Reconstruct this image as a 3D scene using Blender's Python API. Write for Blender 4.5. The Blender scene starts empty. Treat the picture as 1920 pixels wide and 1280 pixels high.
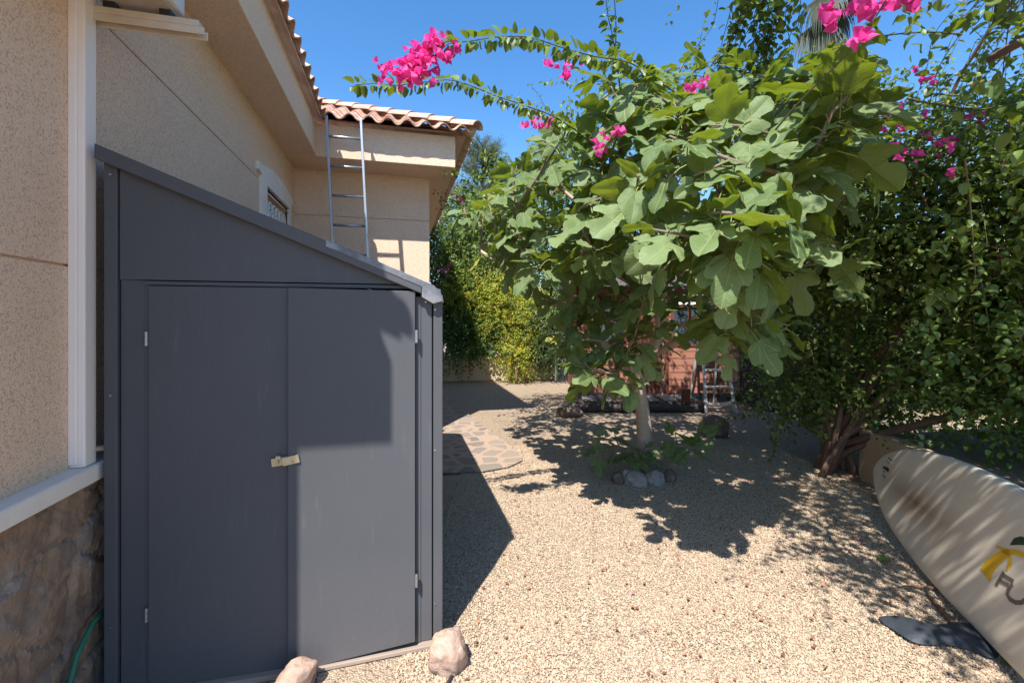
import bpy, bmesh, math, random
import numpy as np
from mathutils import Vector, Matrix, noise as mnoise
random.seed(7); rng = np.random.default_rng(7)
SC = bpy.context.scene; COL = SC.collection

# ------------------------------------------------------------------ camera, sky, sun, exposure
FPX, CX, HY, HC = 850.0, 960.0, 597.0, 1.5            # focal length and horizon in photo pixels, eye height
YAW = math.atan(213/FPX)
cy_, sy_ = math.cos(YAW), math.sin(YAW)
cam = bpy.data.objects.new('camera', bpy.data.cameras.new('camera')); COL.objects.link(cam)
cam.location = (0, 0, HC); cam.rotation_euler = (math.pi/2, 0, -YAW)
cam.data.sensor_width = 36; cam.data.lens = 36*FPX/1920
cam.data.shift_y = -(640-HY)/1920
cam.data.clip_start = 0.05; cam.data.clip_end = 3000
SC.camera = cam
SUN = Vector((.584, .947, -1.61)).normalized()
w = bpy.data.worlds.new('World'); SC.world = w; w.use_nodes = True
wn = w.node_tree; wn.nodes.clear()
sky = wn.nodes.new('ShaderNodeTexSky'); sky.sky_type = 'NISHITA'; sky.sun_disc = False
sky.sun_elevation = math.asin(-SUN.z); sky.sun_rotation = math.atan2(-SUN.x, -SUN.y)
sky.air_density = 1.0; sky.dust_density = 0.3; sky.ozone_density = 3.0
bg = wn.nodes.new('ShaderNodeBackground'); bg.inputs[1].default_value = 0.12
wo = wn.nodes.new('ShaderNodeOutputWorld')
hsv = wn.nodes.new('ShaderNodeHueSaturation'); hsv.inputs['Saturation'].default_value = 1.25
wn.links.new(sky.outputs[0], hsv.inputs['Color']); wn.links.new(hsv.outputs[0], bg.inputs[0]); wn.links.new(bg.outputs[0], wo.inputs[0])
sl = bpy.data.lights.new('sun', 'SUN'); sl.energy = 3.9; sl.angle = math.radians(.5); sl.color = (1, .97, .92)
so = bpy.data.objects.new('sun', sl); COL.objects.link(so)
so.rotation_euler = SUN.to_track_quat('-Z', 'Y').to_euler(); so.location = (-5, -8, 14)
SC.view_settings.view_transform = 'Standard'; SC.view_settings.look = 'None'
SC.view_settings.gamma = 1; SC.view_settings.exposure = 1.18

# ------------------------------------------------------------------ placing helpers
def W(X, z, h=0.0):                      # metres right of / ahead of the eye, height -> world
    return Vector((X*cy_+z*sy_, -X*sy_+z*cy_, h))
def P(px, py, z):                        # a point of the photo at a measured distance -> world
    return W((px-CX)/FPX*z, z, HC+(HY-py)/FPX*z)
def G(px, py, h=0.0):                    # a point of the photo that lies at height h
    z = (HC-h)*FPX/(py-HY); return W((px-CX)/FPX*z, z, h)

# ------------------------------------------------------------------ object helpers
def mesh_obj(name, me, mat=None, parent=None):
    o = bpy.data.objects.new(name, me); COL.objects.link(o)
    if mat:
        for m in (mat if isinstance(mat, (list, tuple)) else [mat]): me.materials.append(m)
    if parent: o.parent = parent
    return o
def tag(o, label=None, cat=None, group=None, kind=None):
    if label: o['label'] = label
    if cat: o['category'] = cat
    if group: o['group'] = group
    if kind: o['kind'] = kind
    return o
def thing(name, label, cat, loc=(0, 0, 0), rz=0.0, group=None):
    o = bpy.data.objects.new(name, None); COL.objects.link(o); o.empty_display_size = .1
    o.location = loc; o.rotation_euler = (0, 0, rz)
    return tag(o, label, cat, group)
def childof(o, root):                    # parent while keeping the child's world place (root unrotated)
    o.parent = root; o.matrix_parent_inverse = Matrix.Translation(-Vector(root.location)); return o

class MB:
    def __init__(s): s.v = []; s.f = []; s.m = []
    def add(s, vs, fs, mi=0):
        b = len(s.v); s.v += [tuple(v) for v in vs]; s.f += [tuple(b+i for i in f) for f in fs]; s.m += [mi]*len(fs)
    def box(s, a, b, mi=0):
        x0, y0, z0 = a; x1, y1, z1 = b
        s.add([(x0,y0,z0),(x1,y0,z0),(x1,y1,z0),(x0,y1,z0),(x0,y0,z1),(x1,y0,z1),(x1,y1,z1),(x0,y1,z1)],
              [(0,3,2,1),(4,5,6,7),(0,1,5,4),(1,2,6,5),(2,3,7,6),(3,0,4,7)], mi)
    def bar(s, p, q, w, t=None, up=(0, 0, 1), mi=0):      # square bar from p to q
        p, q = Vector(p), Vector(q); d = (q-p).normalized(); up = Vector(up)
        x = d.cross(up)
        if x.length < 1e-4: x = d.cross(Vector((1, 0, 0)))
        x.normalize(); y = x.cross(d); t = t or w
        vs = [c+x*i*w/2+y*j*t/2 for c in (p, q) for i, j in ((-1,-1),(1,-1),(1,1),(-1,1))]
        s.add(vs, [(0,1,2,3),(7,6,5,4),(0,4,5,1),(1,5,6,2),(2,6,7,3),(3,7,4,0)], mi)
    def tube(s, pts, rad, n=8, mi=0, cap=True):
        pts = [Vector(p) for p in pts]
        if not hasattr(rad, '__len__'): rad = [rad]*len(pts)
        b = len(s.v); ref = None
        for i, p in enumerate(pts):
            d = (pts[min(i+1, len(pts)-1)]-pts[max(i-1, 0)])
            d = d.normalized() if d.length > 1e-9 else Vector((0, 0, 1))
            if ref is None: ref = d.orthogonal().normalized()
            ref = ref-d*ref.dot(d)
            ref = ref.normalized() if ref.length > 1e-6 else d.orthogonal().normalized()
            y = d.cross(ref)
            for k in range(n):
                a = 2*math.pi*k/n; s.v.append(tuple(p+(ref*math.cos(a)+y*math.sin(a))*rad[i]))
        for i in range(len(pts)-1):
            for k in range(n):
                a = b+i*n+k; c = b+i*n+(k+1) % n
                s.f.append((a, c, c+n, a+n)); s.m.append(mi)
        if cap:
            s.f.append(tuple(b+k for k in reversed(range(n)))); s.m.append(mi)
            e = b+(len(pts)-1)*n; s.f.append(tuple(e+k for k in range(n))); s.m.append(mi)
    def prism(s, pts, off, mi=0):                           # polygon extruded by a vector
        n = len(pts); off = Vector(off); pts = [Vector(p) for p in pts]
        s.add(pts+[p+off for p in pts], [tuple(range(n))[::-1], tuple(range(n, 2*n))]+[(i, (i+1) % n, n+(i+1) % n, n+i) for i in range(n)], mi)
    def build(s, name, mat, parent=None, smooth=False, bevel=0, local=None):
        me = bpy.data.meshes.new(name)
        vs = [tuple(Vector(v)-local) for v in s.v] if local is not None else s.v
        me.from_pydata(vs, [], s.f)
        me.polygons.foreach_set('material_index', s.m)
        bm = bmesh.new(); bm.from_mesh(me); bmesh.ops.recalc_face_normals(bm, faces=bm.faces); bm.to_mesh(me); bm.free()
        if smooth: me.polygons.foreach_set('use_smooth', [True]*len(me.polygons))
        me.update()
        o = mesh_obj(name, me, mat, parent)
        if bevel:
            b = o.modifiers.new('bevel', 'BEVEL'); b.width = bevel; b.segments = 2; b.limit_method = 'ANGLE'; b.angle_limit = .7
        return o

# ------------------------------------------------------------------ material helpers
class NT:
    def __init__(s, name):
        s.mat = bpy.data.materials.new(name); s.mat.use_nodes = True; s.t = s.mat.node_tree; s.t.nodes.clear()
        s.out = s.t.nodes.new('ShaderNodeOutputMaterial')
    def n(s, typ, **kw):
        nd = s.t.nodes.new(typ)
        for k, v in kw.items(): setattr(nd, k, v)
        return nd
    def l(s, a, b): s.t.links.new(a, b)
    def val(s, sock, v):
        if hasattr(v, 'is_output') or isinstance(v, bpy.types.NodeSocket): s.l(v, sock)
        else: sock.default_value = v
    def math(s, op, a, b=0.0, c=0.0, clamp=False):
        nd = s.n('ShaderNodeMath', operation=op, use_clamp=clamp)
        for i, x in enumerate((a, b, c)): s.val(nd.inputs[i], x)
        return nd.outputs[0]
    def coord(s, kind='Object', scale=None):
        tc = s.n('ShaderNodeTexCoord'); o = tc.outputs[kind]
        if scale:
            mp = s.n('ShaderNodeMapping'); s.l(o, mp.inputs[0]); mp.inputs['Scale'].default_value = scale; o = mp.outputs[0]
        return o
    def noise(s, vec, scale, detail=3, rough=.55, dist=0):
        nd = s.n('ShaderNodeTexNoise'); s.l(vec, nd.inputs['Vector']); nd.inputs['Scale'].default_value = scale
        nd.inputs['Detail'].default_value = detail; nd.inputs['Roughness'].default_value = rough; nd.inputs['Distortion'].default_value = dist
        return nd.outputs['Fac']
    def voro(s, vec, scale, feature='F1', out='Distance', rnd=1.0):
        nd = s.n('ShaderNodeTexVoronoi', feature=feature); s.l(vec, nd.inputs['Vector']); nd.inputs['Scale'].default_value = scale
        nd.inputs['Randomness'].default_value = rnd
        return nd.outputs[out]
    def ramp(s, fac, stops, interp='LINEAR'):
        nd = s.n('ShaderNodeValToRGB'); s.l(fac, nd.inputs[0]); cr = nd.color_ramp; cr.interpolation = interp
        while len(cr.elements) < len(stops): cr.elements.new(.5)
        for e, (p, c) in zip(cr.elements, stops):
            e.position = p; e.color = (*c, 1) if len(c) == 3 else c
        return nd.outputs[0]
    def mix(s, fac, a, b, typ='MIX'):
        nd = s.n('ShaderNodeMix', data_type='RGBA', blend_type=typ)
        s.val(nd.inputs[0], fac)
        for i, x in ((6, a), (7, b)):
            if isinstance(x, (tuple, list)): nd.inputs[i].default_value = (*x, 1) if len(x) == 3 else x
            else: s.l(x, nd.inputs[i])
        return nd.outputs[2]
    def bump(s, h, strength=.5, dist=.01, normal=None):
        nd = s.n('ShaderNodeBump'); nd.inputs['Strength'].default_value = strength; nd.inputs['Distance'].default_value = dist
        s.l(h, nd.inputs['Height'])
        if normal: s.l(normal, nd.inputs['Normal'])
        return nd.outputs[0]
    def bsdf(s, color, rough=.8, normal=None, metal=0, spec=.5, **kw):
        b = s.n('ShaderNodeBsdfPrincipled')
        if isinstance(color, (tuple, list)): b.inputs['Base Color'].default_value = (*color, 1)
        else: s.l(color, b.inputs['Base Color'])
        s.val(b.inputs['Roughness'], rough); s.val(b.inputs['Metallic'], metal); b.inputs['Specular IOR Level'].default_value = spec
        if normal: s.l(normal, b.inputs['Normal'])
        return b
    def done(s, sh):
        s.l(sh.outputs[0] if hasattr(sh, 'outputs') else sh, s.out.inputs[0]); return s.mat

def simple(name, col, rough=.6, metal=0, nscale=30, var=.25, bump=.1, spec=.4, bscale=None, stretch=None):
    m = NT(name); v = m.coord('Object', stretch)
    n1 = m.noise(v, nscale, 4); n2 = m.noise(v, bscale or nscale*4, 3)
    c = m.mix(n1, tuple(x*(1-var) for x in col), tuple(min(1, x*(1+var)) for x in col))
    return m.done(m.bsdf(c, rough, m.bump(n2, bump, .004), metal, spec))

def stucco(name, a, b, dark):
    m = NT(name); v = m.coord('Object')
    cell = m.voro(v, 190, out='Color'); d = m.voro(v, 190)
    sep = m.n('ShaderNodeSeparateColor'); m.l(cell, sep.inputs[0])
    base = m.ramp(sep.outputs[0], [(0, dark), (.13, dark), (.2, a), (.65, a), (1, b)])
    big = m.noise(v, 1.3, 5, .6); st = m.noise(v, 7, 4)
    base = m.mix(m.math('MULTIPLY', m.math('SUBTRACT', big, .45, clamp=True), .8), base, (.60, .44, .32))
    base = m.mix(m.math('MULTIPLY', m.math('SUBTRACT', st, .5, clamp=True), .5), base, (.84, .70, .56))
    h = m.math('ADD', m.math('MULTIPLY', d, -1.0), m.math('MULTIPLY', m.noise(v, 70, 3), .7))
    return m.done(m.bsdf(base, .92, m.bump(h, .55, .006), spec=.25))
M = {}
M['stucco'] = stucco('stucco', (.86, .605, .44), (.92, .70, .53), (.66, .45, .32))
M['render_wall'] = simple('cream_render', (.60, .47, .33), .9, nscale=4, var=.12, bump=.5, bscale=60)
M['white_trim'] = simple('white_precast', (.84, .77, .70), .7, nscale=8, var=.1, bump=.3, bscale=120)
M['trunking'] = simple('white_plastic', (.88, .79, .73), .45, nscale=2, var=.07, bump=.03)
M['ac_white'] = simple('ac_white', (.62, .60, .56), .5, nscale=6, var=.15, bump=.1)
M['bracket'] = simple('bracket_paint', (.60, .50, .38), .55, nscale=14, var=.2, bump=.15)
M['dark'] = simple('dark_void', (.02, .02, .022), .7)
M['black_plastic'] = simple('black_plastic', (.025, .027, .03), .5, bump=.05)
M['steel'] = simple('aluminium', (.42, .43, .45), .42, .85, nscale=12, var=.22, bump=.1)
M['white_alu'] = simple('white_aluminium', (.66, .66, .67), .4, .35, nscale=10, var=.12, bump=.05)
M['iron_white'] = simple('white_iron', (.85, .80, .74), .5)
M['brass'] = simple('worn_brass', (.46, .40, .27), .42, .7, nscale=40, var=.3)
M['green_hose'] = simple('green_hose', (.035, .16, .09), .5)
M['beige_pipe'] = simple('beige_pipe', (.42, .32, .24), .5)
M['hedge_soil'] = simple('dry_soil', (.27, .20, .145), .95, nscale=22, var=.45, bump=1.0, bscale=70)
M['bark_fig'] = simple('fig_bark', (.46, .34, .255), .85, nscale=9, var=.3, bump=.7, bscale=38, stretch=(1, 1, 2.2))
M['twig_fig'] = simple('fig_twig', (.23, .17, .13), .8, nscale=20, var=.3, bump=.4)
M['bark_brown'] = simple('shrub_bark', (.17, .095, .065), .9, nscale=16, var=.35, bump=.8, bscale=50)
M['twig_green'] = simple('green_twig', (.11, .10, .055), .8, nscale=16, var=.3, bump=.3)

def glass():
    m = NT('window_glass'); return m.done(m.bsdf((.05, .07, .09), .08, spec=.8))
M['glass'] = glass()
M['stalk'] = simple('leaf_stalk', (.26, .29, .10), .6, var=.2, bump=0)

def shed_paint():
    m = NT('anthracite_paint'); v = m.coord('Object'); vs = m.coord('Object', (1, 1, .04))
    g = m.noise(vs, 170, 3, .6); b = m.noise(v, 2.2, 5, .6); dust = m.noise(v, 60, 4, .7)
    c = m.mix(b, (.070, .071, .079), (.092, .093, .101))
    c = m.mix(m.math('MULTIPLY', g, .25), c, (.118, .118, .124))
    spk = m.math('GREATER_THAN', m.noise(v, 95, 2), .79)
    c = m.mix(m.math('MULTIPLY', spk, .35), c, (.35, .34, .33))
    sp = m.n('ShaderNodeSeparateXYZ'); m.l(v, sp.inputs[0])
    low = m.math('MULTIPLY', m.math('SUBTRACT', .5, m.math('MULTIPLY', sp.outputs[2], 1.0), clamp=True), m.math('MULTIPLY', dust, .5))
    c = m.mix(low, c, (.24, .20, .17))
    strk = m.math('MULTIPLY', m.math('SUBTRACT', m.noise(m.coord('Object', (1, 1, .10)), 26, 6, .75), .60, clamp=True), 1.0)
    c = m.mix(strk, c, (.26, .25, .24))
    return m.done(m.bsdf(c, m.math('ADD', m.math('MULTIPLY', b, .15), .5), m.bump(g, .3, .002), spec=.22))
M['shed'] = shed_paint()
def roof_metal():
    m = NT('weathered_flashing'); v = m.coord('Object')
    n = m.noise(v, 9, 5, .65); f = m.noise(v, 60, 3)
    c = m.ramp(n, [(.3, (.085, .09, .10)), (.5, (.17, .175, .19)), (.62, (.26, .26, .27)), (.74, (.26, .15, .085))])
    return m.done(m.bsdf(c, .5, m.bump(f, .2, .003), .3, .5))
M['flashing'] = roof_metal()

def stone_plinth():
    m = NT('rough_slate_cladding'); v = m.coord('Object')
    wv = m.n('ShaderNodeMixRGB', blend_type='ADD'); wv.inputs[0].default_value = .2
    nn = m.n('ShaderNodeTexNoise'); nn.inputs['Scale'].default_value = 2.6; nn.inputs['Detail'].default_value = 5; m.l(v, nn.inputs['Vector'])
    m.l(v, wv.inputs[1]); m.l(nn.outputs['Color'], wv.inputs[2])
    cell = m.voro(wv.outputs[0], 3.1, out='Color'); edge = m.voro(wv.outputs[0], 3.1, 'DISTANCE_TO_EDGE')
    sep = m.n('ShaderNodeSeparateColor'); m.l(cell, sep.inputs[0])
    n1 = m.noise(wv.outputs[0], 6, 10, .72, .7)
    c = m.ramp(n1, [(.28, (.16, .105, .08)), (.42, (.28, .19, .14)), (.52, (.42, .27, .17)), (.6, (.27, .23, .20)), (.72, (.50, .40, .32))])
    c = m.mix(m.math('MULTIPLY', sep.outputs[0], .35), c, (.15, .12, .105))
    h = m.math('ADD', n1, m.math('MULTIPLY', m.noise(v, 40, 5, .7), .5))
    return m.done(m.bsdf(c, .7, m.bump(h, .8, .014), spec=.35))
M['slate'] = stone_plinth()

def tile_mat():
    m = NT('terracotta_tiles'); v = m.coord('Object')
    n = m.noise(v, 4.5, 5, .65); f = m.noise(v, 55, 4, .7)
    c = m.ramp(n, [(.3, (.44, .23, .16)), (.5, (.60, .36, .26)), (.68, (.72, .52, .40))])
    lich = m.math('MULTIPLY', m.math('GREATER_THAN', f, .58), .75)
    c = m.mix(lich, c, (.58, .48, .34))
    return m.done(m.bsdf(c, .85, m.bump(f, .4, .004), spec=.3))
M['tile'] = tile_mat()

def gravel(name='gravel'):
    m = NT(name); v = m.coord('Object')
    wv = m.n('ShaderNodeMixRGB', blend_type='ADD'); wv.inputs[0].default_value = .006
    nn = m.n('ShaderNodeTexNoise'); nn.inputs['Scale'].default_value = 120; m.l(v, nn.inputs['Vector'])
    m.l(v, wv.inputs[1]); m.l(nn.outputs['Color'], wv.inputs[2])
    cell = m.voro(wv.outputs[0], 115, out='Color'); d = m.voro(wv.outputs[0], 115); d2 = m.voro(wv.outputs[0], 50)
    sep = m.n('ShaderNodeSeparateColor'); m.l(cell, sep.inputs[0])
    c = m.ramp(sep.outputs[0], [(0, (.18, .10, .07)), (.06, (.30, .20, .135)), (.18, (.40, .29, .20)), (.55, (.455, .35, .24)), (.9, (.53, .425, .31)), (1, (.38, .33, .26))])
    big = m.noise(v, .8, 4)
    c = m.mix(m.math('MULTIPLY', m.math('SUBTRACT', big, .48, clamp=True), 1.3), c, (.36, .25, .165))
    c = m.mix(m.math('MULTIPLY', m.math('GREATER_THAN', d, .62), .6), c, (.20, .135, .09))  # darkens gaps between stones: crevice shade in the colour, plus some dirt
    h = m.math('ADD', m.math('MULTIPLY', d, -1.0), m.math('MULTIPLY', sep.outputs[1], .6))
    h = m.math('ADD', h, m.math('MULTIPLY', d2, -.5))
    return m.done(m.bsdf(c, .9, m.bump(h, .9, .008), spec=.25))
M['gravel'] = gravel()
def pebble_mat():
    m = NT('pebble_stone'); at = m.n('ShaderNodeAttribute', attribute_name='rnd')
    c = m.ramp(at.outputs['Fac'], [(0, (.20, .10, .065)), (.06, (.30, .19, .13)), (.16, (.41, .30, .20)), (.5, (.47, .36, .25)), (.85, (.56, .45, .32)), (1, (.42, .36, .28))])
    return m.done(m.bsdf(c, .85, spec=.3))
M['pebble'] = pebble_mat()
def paving():
    m = NT('crazy_paving'); v = m.coord('Object')
    wv = m.n('ShaderNodeMixRGB', blend_type='ADD'); wv.inputs[0].default_value = .07
    nn = m.n('ShaderNodeTexNoise'); nn.inputs['Scale'].default_value = 6; m.l(v, nn.inputs['Vector'])
    m.l(v, wv.inputs[1]); m.l(nn.outputs['Color'], wv.inputs[2])
    cell = m.voro(wv.outputs[0], 4.6, out='Color', rnd=.9); e = m.voro(wv.outputs[0], 4.6, 'DISTANCE_TO_EDGE', rnd=.9)
    sep = m.n('ShaderNodeSeparateColor'); m.l(cell, sep.inputs[0])
    st = m.ramp(sep.outputs[0], [(0, (.17, .14, .115)), (.35, (.235, .19, .15)), (.7, (.29, .22, .165)), (1, (.21, .18, .155))])
    n = m.noise(v, 25, 5, .65); st = m.mix(m.math('MULTIPLY', n, .3), st, (.32, .27, .22))
    isst = m.math('MULTIPLY', m.math('SUBTRACT', e, .12), 60, clamp=True)
    mor = m.mix(n, (.33, .235, .17), (.42, .31, .23))
    c = m.mix(isst, mor, st)
    h = m.math('ADD', isst, m.math('MULTIPLY', n, .35))
    return m.done(m.bsdf(c, .85, m.bump(h, .7, .008), spec=.3))
M['paving'] = paving()
def rock_mat(name, a, b, c3, sc=9):
    m = NT(name); v = m.coord('Object')
    n = m.noise(v, sc, 7, .7, .8); f = m.noise(v, sc*7, 5, .7)
    c = m.ramp(n, [(.3, a), (.5, b), (.7, c3)])
    c = m.mix(m.math('MULTIPLY', f, .3), c, b)
    return m.done(m.bsdf(c, .9, m.bump(m.math('ADD', n, m.math('MULTIPLY', f, .6)), .9, .012), spec=.25))
M['rock_pink'] = rock_mat('pinkish_rock', (.34, .20, .14), (.50, .34, .26), (.66, .54, .45))
M['rock_grey'] = rock_mat('grey_rock', (.22, .19, .17), (.34, .30, .27), (.52, .47, .42))
M['rock_brown'] = rock_mat('brown_rock', (.12, .075, .055), (.20, .14, .11), (.32, .24, .19))
def wood(name, a, b, vertical=False, sc=3):
    m = NT(name); v = m.coord('Object', (14, 14, 1) if vertical else (1, 14, 14))
    n = m.noise(v, sc, 6, .7, .6); f = m.noise(v, sc*6, 4)
    c = m.mix(n, a, b)
    return m.done(m.bsdf(c, .65, m.bump(m.math('ADD', n, f), .35, .004), spec=.3))
M['hut_wood'] = wood('red_stained_boards', (.25, .095, .062), (.38, .17, .115))
M['hut_trim'] = wood('dark_red_trim', (.11, .034, .022), (.19, .07, .045), True)
M['deck_wood'] = wood('weathered_pallet_wood', (.10, .07, .055), (.22, .155, .12))
M['plank'] = wood('worn_plank', (.26, .20, .155), (.40, .31, .25))

# leaves
def leaf_mat(name, top_a, top_b, under, trans, tw=.38, rough=.5, veins=False, odd=None, spec=.35):
    m = NT(name); at = m.n('ShaderNodeAttribute', attribute_name='rnd'); g = m.n('ShaderNodeNewGeometry')
    r = at.outputs['Fac']
    c = m.mix(r, top_a, top_b)
    v = m.coord('Object')
    if odd: c = m.mix(m.math('GREATER_THAN', r, odd[0]), c, odd[1])
    tcol = m.mix(r, trans, tuple(x*1.15 for x in trans))
    if odd: tcol = m.mix(m.math('GREATER_THAN', r, odd[0]), tcol, odd[2])
    nrm = None
    if veins:
        uv = m.n('ShaderNodeUVMap', uv_map='uv'); sp = m.n('ShaderNodeSeparateXYZ'); m.l(uv.outputs[0], sp.inputs[0])
        ux = m.math('ABSOLUTE', m.math('MULTIPLY', m.math('SUBTRACT', sp.outputs[0], .5), 2)); uy = sp.outputs[1]
        dmin = None
        for ang, wd in ((0, 1.0), (30, .9), (62, .8)):
            a = math.radians(ang); dx, dy = math.sin(a), math.cos(a)
            d = m.math('ABSOLUTE', m.math('SUBTRACT', m.math('MULTIPLY', ux, dy), m.math('MULTIPLY', uy, dx)))
            d = m.math('DIVIDE', d, wd)
            dmin = d if dmin is None else m.math('MINIMUM', dmin, d)
        main = m.math('SUBTRACT', 1, m.math('MULTIPLY', dmin, 62), clamp=True)
        s2 = m.math('SINE', m.math('MULTIPLY', m.math('SUBTRACT', uy, m.math('MULTIPLY', ux, .75)), 62))
        sec = m.math('MULTIPLY', m.math('SUBTRACT', s2, .90, clamp=True), 7, clamp=True)
        ret = m.math('LESS_THAN', m.voro(uv.outputs[0], 34, 'DISTANCE_TO_EDGE'), .045)
        vn = m.math('MAXIMUM', main, m.math('MAXIMUM', m.math('MULTIPLY', sec, .6), m.math('MULTIPLY', ret, .22)))
        c = m.mix(m.math('MULTIPLY', vn, .8), c, (.42, .46, .26))
        tcol = m.mix(m.math('MULTIPLY', vn, .55), tcol, (.40, .44, .14))
        bl = m.noise(uv.outputs[0], 5, 4, .6)
        c = m.mix(m.math('MULTIPLY', bl, .35), c, tuple(x*.72 for x in top_a))
        nrm = m.bump(m.math('ADD', m.math('MULTIPLY', vn, -.8), m.math('MULTIPLY', m.noise(uv.outputs[0], 26, 3), .8)), .55, .006)
    cc = m.mix(g.outputs['Backfacing'], c, under)
    b = m.bsdf(cc, rough, nrm, spec=spec)
    t = m.n('ShaderNodeBsdfTranslucent'); m.l(tcol, t.inputs[0])
    if nrm: m.l(nrm, t.inputs['Normal'])
    mx = m.n('ShaderNodeMixShader'); mx.inputs[0].default_value = tw; m.l(b.outputs[0], mx.inputs[1]); m.l(t.outputs[0], mx.inputs[2])
    return m.done(mx)
M['fig_leaf'] = leaf_mat('fig_leaf', (.085, .145, .035), (.225, .30, .125), (.12, .16, .04), (.36, .46, .02), .26, .5, True, (.985, (.36, .36, .05), (.5, .45, .03)), spec=.35)
M['boug_leaf'] = leaf_mat('bougainvillea_leaf', (.045, .085, .018), (.18, .255, .065), (.10, .14, .03), (.30, .40, .02), .26, .42, False, (.97, (.35, .33, .08), (.5, .45, .05)))
M['boug_bract'] = leaf_mat('bougainvillea_bract', (.60, .02, .25), (.86, .15, .46), (.76, .09, .38), (.92, .07, .42), .45, .6)
M['yellow_leaf'] = leaf_mat('yellow_green_leaf', (.24, .32, .04), (.48, .46, .05), (.34, .38, .08), (.50, .55, .05), .4, .5, False, (.93, (.60, .30, .02), (.7, .35, .02)))
M['ivy_leaf'] = leaf_mat('ivy_leaf', (.055, .13, .035), (.11, .21, .06), (.10, .17, .06), (.16, .30, .04), .3, .35)
M['hedge_leaf'] = leaf_mat('hedge_leaf', (.045, .085, .03), (.10, .15, .05), (.08, .12, .05), (.14, .22, .04), .3, .5)
M['needle'] = leaf_mat('conifer_needles', (.07, .10, .055), (.14, .17, .10), (.10, .13, .08), (.12, .17, .05), .2, .6)
M['palm_leaf'] = leaf_mat('palm_frond', (.025, .038, .02), (.06, .075, .035), (.05, .06, .03), (.05, .07, .02), .1, .6)
M['litter'] = leaf_mat('dry_leaf', (.20, .09, .05), (.42, .20, .11), (.30, .17, .10), (.3, .12, .05), .1, .7)

# ------------------------------------------------------------------ leaf batches (numpy)
def unit(a): return a/np.maximum(np.linalg.norm(a, axis=1, keepdims=True), 1e-9)
def batch(name, tv, tf, Pn, D, N, S, mat, parent=None, rnd=None, smooth=True, uv=None):
    Pn, D, N = (np.asarray(x, float) for x in (Pn, D, N)); S = np.asarray(S, float)
    n = len(Pn); tv = np.asarray(tv, float); k = len(tv)
    y = unit(D); z = unit(N-y*(N*y).sum(1, keepdims=True)); x = np.cross(y, z)
    V = (Pn[:, None, :]+S[:, None, None]*(tv[None, :, 0:1]*x[:, None, :]+tv[None, :, 1:2]*y[:, None, :]+tv[None, :, 2:3]*z[:, None, :])).reshape(-1, 3)
    lens = np.array([len(f) for f in tf]); flat = np.concatenate([np.array(f) for f in tf])
    loops = (flat[None, :]+(np.arange(n)*k)[:, None]).ravel()
    starts = np.concatenate([[0], np.cumsum(np.tile(lens, n))[:-1]])
    me = bpy.data.meshes.new(name)
    me.vertices.add(len(V)); me.vertices.foreach_set('co', V.ravel())
    me.loops.add(len(loops)); me.loops.foreach_set('vertex_index', loops.astype(np.int32))
    me.polygons.add(len(starts)); me.polygons.foreach_set('loop_start', starts.astype(np.int32))
    me.update(calc_edges=True)
    me.polygons.foreach_set('use_smooth', np.full(len(starts), smooth))
    if rnd is None: rnd = rng.random(n)
    a = me.attributes.new('rnd', 'FLOAT', 'POINT'); a.data.foreach_set('value', np.repeat(rnd, k))
    if uv is not None:
        u = me.uv_layers.new(name='uv'); uvs = np.tile(np.asarray(uv), (n, 1))[loops]
        u.data.foreach_set('uv', uvs.ravel())
    me.update()
    return mesh_obj(name, me, mat, parent)

# small ovate leaf, folded on its midrib
SL_V = [(0,0,0),(0,.33,-.02),(0,.7,-.05),(0,1,-.14),(-.26,.12,.08),(-.37,.38,.13),(-.24,.74,.06),(.26,.12,.08),(.37,.38,.13),(.24,.74,.06)]
SL_F = [(0,1,5,4),(1,2,6,5),(2,3,6),(1,0,7,8),(2,1,8,9),(3,2,9)]
TL_V = [(0,0,0),(0,1,-.08),(-.33,.42,.09),(.33,.42,.09)]; TL_F = [(0,1,2),(1,0,3)]
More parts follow.
